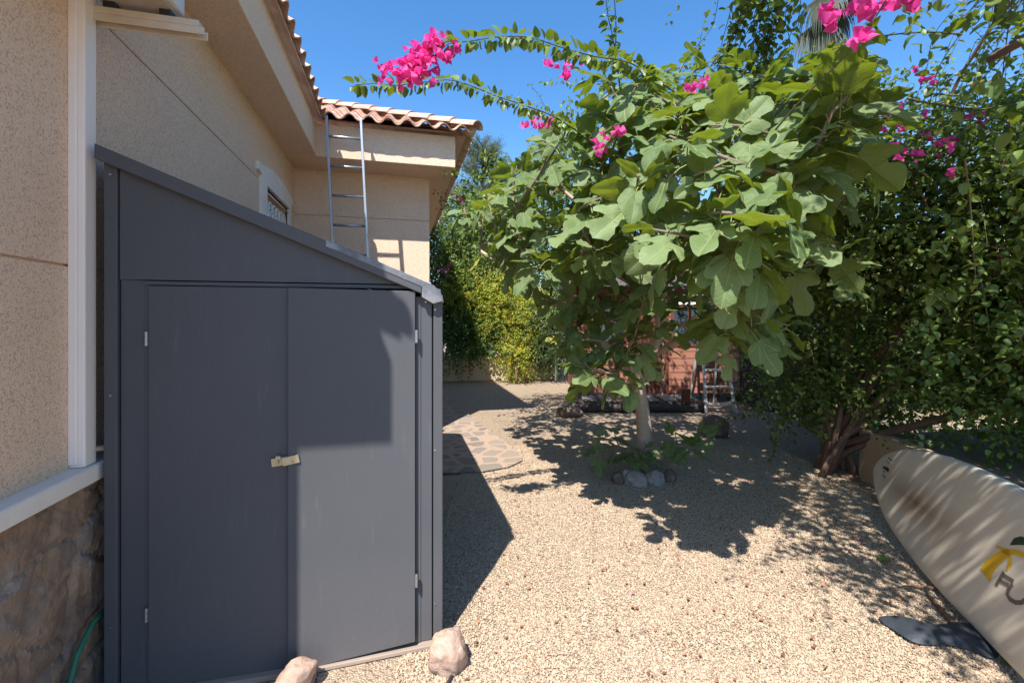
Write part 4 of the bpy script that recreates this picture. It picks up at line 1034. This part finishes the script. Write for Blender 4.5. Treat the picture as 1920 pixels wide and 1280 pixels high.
# ================================================================== SPRAYS (bougainvillea and shrubs)
class Foliage:
    def __init__(s): s.P = []; s.D = []; s.N = []; s.S = []; s.tw = MB(); s.fl = []
    def spray(s, p, d, L, leaf=.045, gap=.03, droop=.9, wig=.25, twig=True, r0=.003, dens=1.0, up=.6, rr=random):
        p = Vector(p); d = Vector(d).normalized(); n = max(3, int(L/gap)); step = L/n; pts = [p.copy()]; a = rr.uniform(0, 6.28)
        wv = Vector((rr.uniform(-1, 1), rr.uniform(-1, 1), rr.uniform(-1, 1)))*wig
        for i in range(n):
            d = (d+Vector((0, 0, -droop*step))+wv*step*math.sin(i*.35)).normalized()
            p = p+d*step; pts.append(p.copy()); s.leafat(p, d, leaf*(1-.35*i/n), a, rr, dens, up); a += 2.4
        if twig: s.tw.tube(pts[::2] if len(pts) > 6 else pts, [r0*(1-.6*i/len(pts[::2] if len(pts) > 6 else pts)) for i in range(len(pts[::2] if len(pts) > 6 else pts))], 4, cap=False)
        return pts
    def leafat(s, p, d, leaf, a, rr, dens, up):
        k = dens if dens >= 1 else (1 if rr.random() < dens else 0)
        for j in range(int(k)):
            e1 = d.orthogonal().normalized(); e2 = d.cross(e1); aa = a+j*2.1+rr.uniform(-.4, .4)
            out = e1*math.cos(aa)+e2*math.sin(aa)
            ld = (out*1.0+d*.35+Vector((0, 0, -.45+rr.uniform(-.4, .3)))).normalized()
            s.P.append(p+out*leaf*.18); s.D.append(ld); s.N.append(Vector((rr.gauss(0, .45), rr.gauss(0, .45), up))-SUN*.35); s.S.append(leaf*rr.uniform(.7, 1.2))
    def line(s, pts, leaf=.05, gap=.028, r0=.005, dens=1, rr=random, r1=.002, hang=.5):
        pts = [Vector(q) for q in pts]; fine = []
        for i in range(len(pts)-1):
            q0, q1, q2, q3 = pts[max(i-1, 0)], pts[i], pts[i+1], pts[min(i+2, len(pts)-1)]
            m_ = max(2, int((q2-q1).length/gap))
            for j in range(m_):
                t = j/m_
                fine.append(.5*((2*q1)+(q2-q0)*t+(2*q0-5*q1+4*q2-q3)*t*t+(3*q1-q0-3*q2+q3)*t**3))
        fine.append(pts[-1]); n = len(fine)
        s.tw.tube(fine, [r0+(r1-r0)*i/n for i in range(n)], 5)
        a = 0
        for i in range(1, n):
            d = (fine[i]-fine[i-1]); 
            if d.length < 1e-6: continue
            s.leafat(fine[i], d.normalized(), leaf*rr.uniform(.75, 1.15), a, rr, dens, .5); a += 2.4
        return fine
    def build(s, name, mat, root, twmat=None, tmpl=(SL_V, SL_F), twname='twig'):
        o = batch(name, tmpl[0], tmpl[1], [tuple(x) for x in s.P], [tuple(x) for x in s.D], [tuple(x) for x in s.N], s.S, mat)
        childof(o, root)
        if twmat and s.tw.v: childof(s.tw.build(twname, twmat, smooth=True), root)
        return o
bb = G(1555, 885)
boug = thing('bougainvillea', 'large bougainvillea with pink blossoms arching over the fig tree from the right wall', 'shrub', (bb.x, bb.y, 0))
F = Foliage(); rr = random.Random(21)
# woody frame
clumps = []
for i in range(360):                                    # main mass at the right
    px = rr.uniform(1450, 2250); lo = 560 if px < 1560 else (745 if px < 1820 else 810)
    py = rr.uniform(215, lo)
    zf = 4.5-(px-1450)/450*1.35 if px < 1900 else 3.15-(px-1900)/350*.6
    if py > 560 and px < 1760 and rr.random() < .6: continue
    zf = max(2.5, zf); clumps.append((P(px, py, zf+abs(rr.gauss(0, .55))), .5))
for i in range(60):                                     # lower dark part around the stems
    clumps.append((P(rr.uniform(1450, 1680), rr.uniform(560, 780), rr.uniform(4.4, 5.6)), .35))
for i in range(135):                                     # mass behind the fig crown
    px = rr.uniform(930, 1560); top = 190+max(0, 1150-px)*.9
    clumps.append((P(px, rr.uniform(max(110, top), 470), rr.uniform(4.9, 6.6)), .5))
for i in range(75):                                     # high unseen canopy, added above the frame to shade the shrub and gravel
    clumps.append((W(rr.uniform(1.2, 4.2), rr.uniform(.6, 3.0), rr.uniform(3.95, 4.7)), .5))
for i in range(40):                                     # canopy above and beyond the right edge of the photo
    clumps.append((W(rr.uniform(1.5, 3.4), rr.uniform(.2, 1.9), rr.uniform(2.35, 3.3)), .45))
stem_roots = [bb+Vector((0, 0, -.03)), bb+Vector((.02, 0, .25))]; sp_par = [-1, 0]
for q in ((1545, 760, 4.4), (1600, 740, 4.5), (1585, 690, 4.4), (1660, 640, 4.2), (1700, 700, 4.0), (1520, 700, 4.6), (1740, 520, 4.0), (1640, 780, 4.2), (1860, 760, 3.4)):
    stem_roots.append(P(*q)); sp_par.append(1)
stem_roots.append(P(1745, 430, 4.0)); sp_par.append(8); stem_roots.append(P(1600, 520, 4.6)); sp_par.append(4)
cpts = [c_[0] for c_ in clumps]
posb, parb, radb, tib, _ = grow(stem_roots, sp_par, cpts, step=.45, jit=.06, rmin=.006, rk=.0065, expo=.5, rootbias=.25)
for i in range(len(posb)): radb[i] = min(radb[i], .03 if posb[i].z < 2.0 else .013)
radb[0] = .06; radb[1] = .055
for i in range(2, len(stem_roots)): radb[i] = min(max(radb[i], .018), .05)
mb = MB(); skeleton_mesh(mb, posb, parb, radb, 7); 
for k_ in range(2, len(stem_roots)-2):
    a_ = bb+Vector((rr.uniform(-.22, .2), rr.uniform(-.16, .2), -.04)); e_ = posb[k_]; md = a_.lerp(e_, .5)+Vector((rr.uniform(-.1, .1), rr.uniform(-.1, .1), .1))
    mb.tube([a_, a_.lerp(md, .5)+Vector((rr.uniform(-.04, .04), rr.uniform(-.04, .04), 0)), md, e_], [.034, .028, .024, .018], 7)
childof(mb.build('stem', M['bark_brown'], smooth=True), boug)
for ci, (c_, r_) in enumerate(clumps):
    sun_side = 1
    for k_ in range(9):
        d = Vector((rr.gauss(-.25, .7), rr.gauss(-.35, .7), rr.gauss(.25, .6)))
        st_ = c_+Vector((rr.gauss(0, r_*.4), rr.gauss(0, r_*.4), rr.gauss(0, r_*.35)))
        F.spray(st_, d, rr.uniform(.35, .75), rr.choice((.045, .055, .065, .08)), .032, droop=1.3, dens=1.0, twig=(k_ < 5), r0=.0034, rr=rr)
# arching free shoots
def L(*q, **k): return F.line([P(*a) for a in q], rr=rr, **k)
s1 = L((1290,190,3.0),(1230,150,2.7),(1180,118,2.5),(1110,105,2.4),(1050,88,2.35),(990,70,2.3),(930,70,2.25),(880,78,2.2),(840,82,2.2),(825,100,2.2), leaf=.066, dens=3)
s2 = L((1130,290,3.1),(1080,245,2.9),(1030,215,2.8),(975,195,2.7),(930,180,2.65),(880,160,2.6),(840,150,2.55),(790,155,2.5),(740,160,2.45),(700,157,2.4),(665,160,2.4), leaf=.06, dens=3)
L((1165,190,3.2),(1158,130,3.0),(1150,75,2.8),(1140,30,2.7),(1132,-40,2.6), leaf=.06, dens=2)
L((1150,120,3.0),(1155,60,2.9),(1150,-30,2.8), leaf=.05, dens=1)
L((1255,210,3.6),(1272,140,3.5),(1300,95,3.4),(1335,50,3.3),(1350,-20,3.2), leaf=.05, dens=1, r0=.003)
L((1285,260,3.6),(1290,190,3.5),(1305,130,3.4),(1310,90,3.3),(1325,20,3.3), leaf=.045, dens=1, r0=.003)
for i in range(22):                                    # hanging curtain left of the palm
    x = rr.uniform(1355, 1465); F.line([P(x+rr.uniform(10, 80), -60, 3.2), P(x+rr.uniform(0, 50), 20, 3.1), P(x+rr.uniform(-10, 20), 90, 3.3), P(x-rr.uniform(0, 25), rr.uniform(120, 190), 3.2)], leaf=.062, gap=.03, dens=1, r0=.003, rr=rr)
for i in range(22):                                    # thin sprays against the sky, upper right
    x = rr.uniform(1690, 1990); y = rr.uniform(170, 300); z_ = rr.uniform(3.0, 4.2)
    F.line([P(x, y, z_), P(x+rr.uniform(15, 50), y-80, z_), P(x+rr.uniform(50, 110), y-rr.uniform(150, 230), z_-.1), P(x+rr.uniform(90, 170), y-rr.uniform(200, 330), z_-.2)], leaf=.048, gap=.05, dens=1, r0=.003, rr=rr)
for i in range(9):
    x = rr.uniform(1740, 1960); F.line([P(x+90, -60, 2.4), P(x+40, 0, 2.4), P(x, rr.uniform(20, 60), 2.4)], leaf=.075, gap=.05, dens=1, r0=.004, rr=rr)
L((1440,260,2.2),(1500,190,2.0),(1560,130,1.85),(1600,90,1.75),(1640,35,1.7),(1680,-30,1.65), leaf=.07, gap=.07, dens=1)
L((1920,30,2.6),(1900,80,2.7),(1880,140,2.9),(1865,190,3.1), leaf=.05, gap=.2, dens=.3, r0=.006)
L((1700,185,3.4),(1780,200,3.3),(1850,205,3.2),(1930,195,3.1),(2000,240,3.1), leaf=.05, gap=.12, dens=.4, r0=.009, r1=.006)
L((1745,175,3.4),(1820,180,3.3),(1880,160,3.2),(1940,170,3.1), leaf=.05, gap=.12, dens=.4, r0=.006)
L((1590,150,3.6),(1640,240,3.6),(1720,330,3.6),(1800,380,3.4), leaf=.05, gap=.05, dens=1)
F.build('foliage', M['boug_leaf'], boug, M['twig_green'])
# blossoms
BR_V = [(0,0,0),(0,.5,-.02),(0,1,-.12),(-.36,.28,.12),(-.40,.62,.16),(.36,.28,.12),(.40,.62,.16)]; BR_F = [(0,1,4,3),(1,2,4),(1,0,5,6),(2,1,6)]
fp, fd, fn, fs = [], [], [], []
def flower(p, s):
    ax = Vector((rr.gauss(0, .6), rr.gauss(0, .6), rr.gauss(.3, .6))).normalized(); e1 = ax.orthogonal().normalized(); e2 = ax.cross(e1); a0 = rr.uniform(0, 6)
    for k_ in range(3):
        a = a0+k_*2.094; out = e1*math.cos(a)+e2*math.sin(a)
        fp.append(p+out*s*.04); fd.append(out*.62+ax*.8); fn.append(ax*1.0-out*.9); fs.append(s*rr.uniform(.85, 1.15))
def blossom(px, py, z_, wpx, hpx, n, s=.036, ang=0):
    c_ = P(px, py, z_)
    for i in range(n):
        x, y, t = rr.gauss(0, .5), rr.gauss(0, .5), rr.gauss(0, .5)
        x2 = x*math.cos(ang)-y*.0; 
        p_ = P(px+x*wpx/2*math.cos(ang)+y*hpx/2*math.sin(ang), py-x*wpx/2*math.sin(ang)+y*hpx/2*math.cos(ang), z_+t*.06)
        flower(p_, s*rr.uniform(.8, 1.15))
blossom(815,88,2.2,48,40,34,.040); blossom(785,116,2.2,74,52,58,.040,.5); blossom(772,142,2.2,60,36,30,.038,.3); blossom(728,132,2.2,52,34,16,.033,.3)
for q in ((708,118,2.2,10,8,1),(722,155,2.25,20,10,3),(838,98,2.2,26,20,6),(1070,112,2.6,30,24,8),(1062,140,2.6,22,20,6),(1028,122,2.6,30,10,4),(990,232,2.9,40,26,8),(1032,232,2.9,26,14,5),(1000,225,2.9,18,14,4),
          (1130,268,2.55,36,30,9),(1158,248,2.5,34,18,7),(1125,280,2.55,18,14,4),(1295,168,2.7,34,30,9),(1322,153,2.7,28,12,6),(865,375,6,10,10,3),(1272,358,2.4,9,9,2),(1670,205,3.0,34,14,6),
          (1742,255,3.3,22,16,5),(1790,262,3.3,30,16,6),(1672,272,3.0,16,10,3),(1690,288,3.2,14,12,3),(1735,150,3.4,10,10,3),(1752,148,3.4,12,10,3),(1810,217,3.3,16,10,3),(1848,212,3.3,14,10,2),
          (1720,128,3.4,9,10,2),(1860,465,3.4,14,14,3),(1870,478,3.3,12,10,2),(1708,505,4.0,16,14,4),(1757,292,3.4,8,12,2),(1845,232,3.3,18,16,4),(1890,228,3.3,12,14,3),(1760,268,3.2,14,10,3)):
    blossom(*q)
for i in range(16): blossom(rr.uniform(1640, 1910), rr.uniform(190, 330), 3.0, 24, 16, rr.choice((1, 2, 3, 4)))
for q in ((1563,28,1.72,34,46,9,.046),(1622,20,1.72,50,44,12,.046),(1692,15,1.70,54,40,10,.048),(1612,78,1.70,26,26,4,.046)): blossom(*q)
childof(batch('blossom', BR_V, BR_F, [tuple(x) for x in fp], [tuple(x) for x in fd], [tuple(x) for x in fn], fs, M['boug_bract']), boug)

# ================================================================== BACK HEDGES, SHRUBS, TREES
def bush(name, label, cat, base, blobs, leaf, mat, nper, stem_mat='bark_brown', part='foliage', trunkh=.3, group=None, tmpl=(SL_V, SL_F), droop=1.2, seed=1, dm=3.0):
    """blobs: (centre, radii, number of sprays)"""
    root = thing(name, label, cat, tuple(base), group=group); f = Foliage(); r = random.Random(seed); cps = []
    for c_, rd, n in blobs:
        c_ = Vector(c_); cps.append(c_)
        for i in range(int(n*dm)):
            d = Vector((r.gauss(0, 1), r.gauss(0, 1), r.gauss(0, 1))).normalized(); q = r.random()**.4*.95
            p_ = c_+Vector((d.x*rd[0], d.y*rd[1], d.z*rd[2]))*q
            f.spray(p_, d+Vector((0, 0, .3)), leaf*r.uniform(5, 10), leaf, leaf*.7, droop=droop, twig=(i % 3 == 0), r0=.004, dens=nper, rr=r)
    f.build(part, mat, root, M['twig_green'], tmpl)
    b_ = Vector(base); ps, pa, ra, ti, _ = grow([b_, b_+Vector((0, 0, trunkh))], [-1, 0], cps, step=.4, jit=.06, rmin=.01, rk=.014)
    m_ = MB(); skeleton_mesh(m_, ps, pa, ra, 6); childof(m_.build('stem', M[stem_mat], smooth=True), root)
    return root
def blobs_px(lst): return [(P(a, b, z_), (rx, ry, rzz), n) for a, b, z_, rx, ry, rzz, n in lst]
c0 = W(-1.0, 11.1)
bush('ivy_bush', 'glossy dark green ivy bush hanging over the left of the low cream wall', 'bush', (c0.x, c0.y, .0),
     blobs_px([(850,600,11.3,.7,.45,.65,170),(900,595,11.3,.6,.4,.62,140),(800,600,11.3,.7,.45,.7,110),(885,658,10.85,.2,.15,.2,40),(850,560,11.4,.7,.5,.5,110),(935,620,11.3,.4,.4,.5,60),(850,650,11.0,.45,.12,.2,60)]), .075, M['ivy_leaf'], 1, seed=31)
c0 = W(.1, 10.4)
bush('yellow_shrub', 'yellow-green leafy shrub growing over the middle of the low cream wall', 'shrub', (c0.x, c0.y, 0),
     blobs_px([(945,590,10.9,.55,.4,.7,220),(990,605,10.9,.4,.35,.55,130),(930,550,10.9,.6,.4,.45,150),(968,668,10.55,.25,.2,.42,90),(870,550,10.9,.5,.3,.35,110),(1005,570,11,.4,.3,.4,70)]), .05, M['yellow_leaf'], 1, seed=32)
c0 = W(-.9, 11.6)
rb = bush('flowering_hedge', 'tall green hedge with a few pink flowers beside the house corner', 'hedge', (c0.x, c0.y, 0),
     blobs_px([(845,430,11.5,.7,.6,1.0,220),(840,510,11.3,.7,.6,.8,220),(900,460,11.6,.7,.6,.9,200),(960,480,11.8,.8,.6,.9,170),(890,520,11.4,.7,.6,.7,150),(1020,500,12,.8,.6,.9,130)]), .07, M['boug_leaf'], 1, seed=33)
fp, fd, fn, fs = [], [], [], []
for q in ((825,505,10.6,20,14,5),(845,498,10.6,12,12,4),(838,508,10.6,20,14,5),(862,380,10.6,10,10,3),(855,372,10.6,10,8,2)): blossom(*q, s=.06)
childof(batch('blossom', BR_V, BR_F, [tuple(x) for x in fp], [tuple(x) for x in fd], [tuple(x) for x in fn], fs, M['boug_bract']), rb)
c0 = W(1.2, 11.4)
bush('ivy_bush', 'dark green ivy bush over the right end of the low cream wall', 'bush', (c0.x, c0.y, 0),
     blobs_px([(1030,620,10.9,.45,.45,.6,110),(1060,600,11.1,.5,.5,.8,120),(1050,660,10.9,.3,.3,.35,50),(1010,640,10.9,.35,.4,.45,60)]), .07, M['hedge_leaf'], 1, seed=34)
# tall hedges behind hut, trellis and the flowering shrub
for i, (x0, x1, z_, h_, lab, mt) in enumerate(((1.4, 4.2, 12.3, 2.9, 'dark green hedge rising behind the roof of the red hut', 'hedge_leaf'), (4.2, 6.8, 8.6, 2.6, 'dense dark hedge behind the lattice trellis', 'hedge_leaf'), (6.6, 10.6, 7.6, 2.5, 'broad green hedge behind the bougainvillea at the far right', 'boug_leaf'))):
    bl = []; r = random.Random(60+i); n = int((x1-x0)/.6)
    for k_ in range(n):
        for l_ in range(int(h_/.7)):
            bl.append((W(x0+(k_+.5)*.6, z_+r.uniform(-.2, .2), .35+l_*.7), (.5, .5, .5), 48))
    bush('hedge', lab, 'hedge', tuple(W((x0+x1)/2, z_, 0)), bl, .10, M[mt], 1, seed=70+i, tmpl=(TL_V, TL_F))
# conifer
cb = W(-1.0, 15.5)
con = thing('conifer_tree', 'grey-green conifer rising behind the house corner', 'tree', (cb.x, cb.y, 0))
f = Foliage(); r = random.Random(44); m_ = MB()
m_.tube([cb, cb+Vector((.05, 0, 3)), cb+Vector((0, .05, 7.4))], [.2, .13, .02], 8)
for i in range(190):
    t = r.random()**.9; z_ = 1.2+t*6.2; a = r.uniform(0, 6.28); ln = (1-t)*2.0+.5
    d = Vector((math.cos(a), math.sin(a), .45)).normalized(); p0 = cb+Vector((0, 0, z_)); p1 = p0+d*ln
    m_.tube([p0, p0.lerp(p1, .5)+Vector((0, 0, -.05)), p1], [.03, .018, .006], 5)
    for k_ in range(int(10+ln*14)):
        q = p0.lerp(p1, r.uniform(.15, 1)); dd = (d+Vector((r.gauss(0, .55), r.gauss(0, .55), r.gauss(.1, .4)))).normalized()
        f.spray(q, dd, r.uniform(.2, .45), .09, .032, droop=.3, twig=False, dens=2, rr=r)
childof(m_.build('trunk', M['bark_brown'], smooth=True), con)
NV = [(0,0,0),(0,1,0),(-.09,.4,.03),(.09,.4,.03)]
f.build('crown', M['needle'], con, None, (NV, TL_F))
# palm with hanging fronds
pbase = W(6.0, 8.6)
pm = thing('palm_tree', 'tall fan palm with drooping dark fronds above the fig tree', 'tree', (pbase.x, pbase.y, 0))
ph = 6.4+1.5; m_ = MB(); top = P(1545, -140, 8.6)
m_.tube([Vector((top.x, top.y, -.1)), Vector((top.x, top.y, 3)), top], [.24, .19, .17], 10)
pm.location = (top.x, top.y, 0)
childof(m_.build('trunk', M['bark_brown'], smooth=True), pm)
m_ = MB(); r = random.Random(8)
def frond(hub, d, rad_, n=34, spread=1.9, hang=.55):
    d = Vector(d).normalized(); side = d.cross(Vector((.1, .05, 1))).normalized(); nrm = side.cross(d)
    for i in range(n):
        a = (i/(n-1)-.5)*spread; q = d*math.cos(a)+side*math.sin(a); ln = rad_*r.uniform(.8, 1.05)*(1-.25*abs(a)/spread)
        p0 = hub; p1 = hub+q*ln*.45; p2 = p1+(q*.6+Vector((0, 0, -hang)))*ln*.3; p3 = p2+Vector((q.x*.2, q.y*.2, -1))*ln*.3
        wv = side*math.cos(a)-d*math.sin(a); wd = .018
        vs = []
        for p_, w2 in ((p0, .004), (p1, wd), (p2, wd*.7), (p3, .003)): vs += [p_-wv*w2, p_+wv*w2]
        m_.add(vs, [(0,1,3,2),(2,3,5,4),(4,5,7,6)])
for (hx_, hy_, d) in ((1535, 40, (-.15, -.1, -1)), (1545, -10, (-.4, -.2, -.6)), (1560, 10, (.3, -.2, -.8)), (1500, -60, (-.9, -.3, .1)), (1600, -60, (.9, -.2, .2)), (1550, -150, (0, -.2, 1)), (1500, -120, (-.7, 0, .7)), (1610, -130, (.7, 0, .6)), (1575, -40, (.5, -.4, -.5))):
    hub = P(hx_, hy_, 8.5); m_.tube([top, top.lerp(hub, .5)+Vector((0, 0, .1)), hub], [.03, .02, .012], 5); frond(hub, d, .95)
childof(m_.build('frond', M['palm_leaf']), pm)
me = pm.children[-1].data
# ================================================================== LITTER
n = 1100; z = 1.8+rng.random(n)**1.1*5; X = rng.uniform(-.3, 3.6, n); k_ = in_view(X, z, 1.0); z, X = z[k_], X[k_]
wxy = np.vstack([to_world(X, z), np.array([[bb.x, bb.y]])+rng.normal(size=(620, 2))*[.75, .6], np.array([[fig_base.x+.2, fig_base.y+.2]])+rng.normal(size=(260, 2))*[.8, .6]]); ok = ~((wxy[:, 0] < .25) & (wxy[:, 1] > 2.0)); wxy = wxy[ok]
Pp = np.column_stack([wxy, np.full(len(wxy), .016)]); Nn = np.column_stack([rng.normal(0, .5, len(wxy)), rng.normal(0, .5, len(wxy)), np.ones(len(wxy))])
D_ = np.column_stack([rng.normal(size=(len(wxy), 2)), np.zeros(len(wxy))])
tag(batch('leaf_litter', SL_V, SL_F, Pp, D_, Nn, rng.uniform(.008, .026, len(wxy)), M['litter']), 'small dry leaves and petals scattered on the gravel', 'leaf litter', kind='stuff')
n = 170; z = 2.4+rng.random(n)*5; X = z*rng.normal(.62, .22, n); wxy = to_world(X, z); wxy = wxy[(wxy[:, 0] > .3)]
Pp = np.column_stack([wxy, np.full(len(wxy), .02)]); Nn = np.column_stack([rng.normal(0, .5, len(wxy)), rng.normal(0, .5, len(wxy)), np.ones(len(wxy))]); D_ = np.column_stack([rng.normal(size=(len(wxy), 2)), np.zeros(len(wxy))])
tag(batch('fallen_petals', BR_V, BR_F, Pp, D_, Nn, rng.uniform(.012, .028, len(wxy)), leaf_mat('faded_petal', (.55, .14, .24), (.66, .36, .36), (.6, .3, .34), (.6, .2, .3), .2, .7)), 'faded pink petals dropped on the gravel under the bougainvillea', 'petals', kind='stuff')
for (px, py, s, lab, mt) in ((1652, 1050, .085, 'olive green fallen leaf in dappled shade left of the surfboard', 'ivy_leaf'), (1731, 1040, .05, 'small yellowish fallen leaf touching the edge of the surfboard', 'yellow_leaf'), (1885, 1246, .075, 'olive fallen leaf below the tip of the plastic sheet', 'ivy_leaf')):
    q = G(px, py, .02); tag(batch('fallen_leaf', SL_V, SL_F, [tuple(q)], [(1, .2, .0)], [(.1, -.2, 1)], [s], M[mt]), lab, 'leaf', 'fallen leaves near the surfboard')

# place meshes built in world space under their parents correctly
bpy.context.view_layer.update()
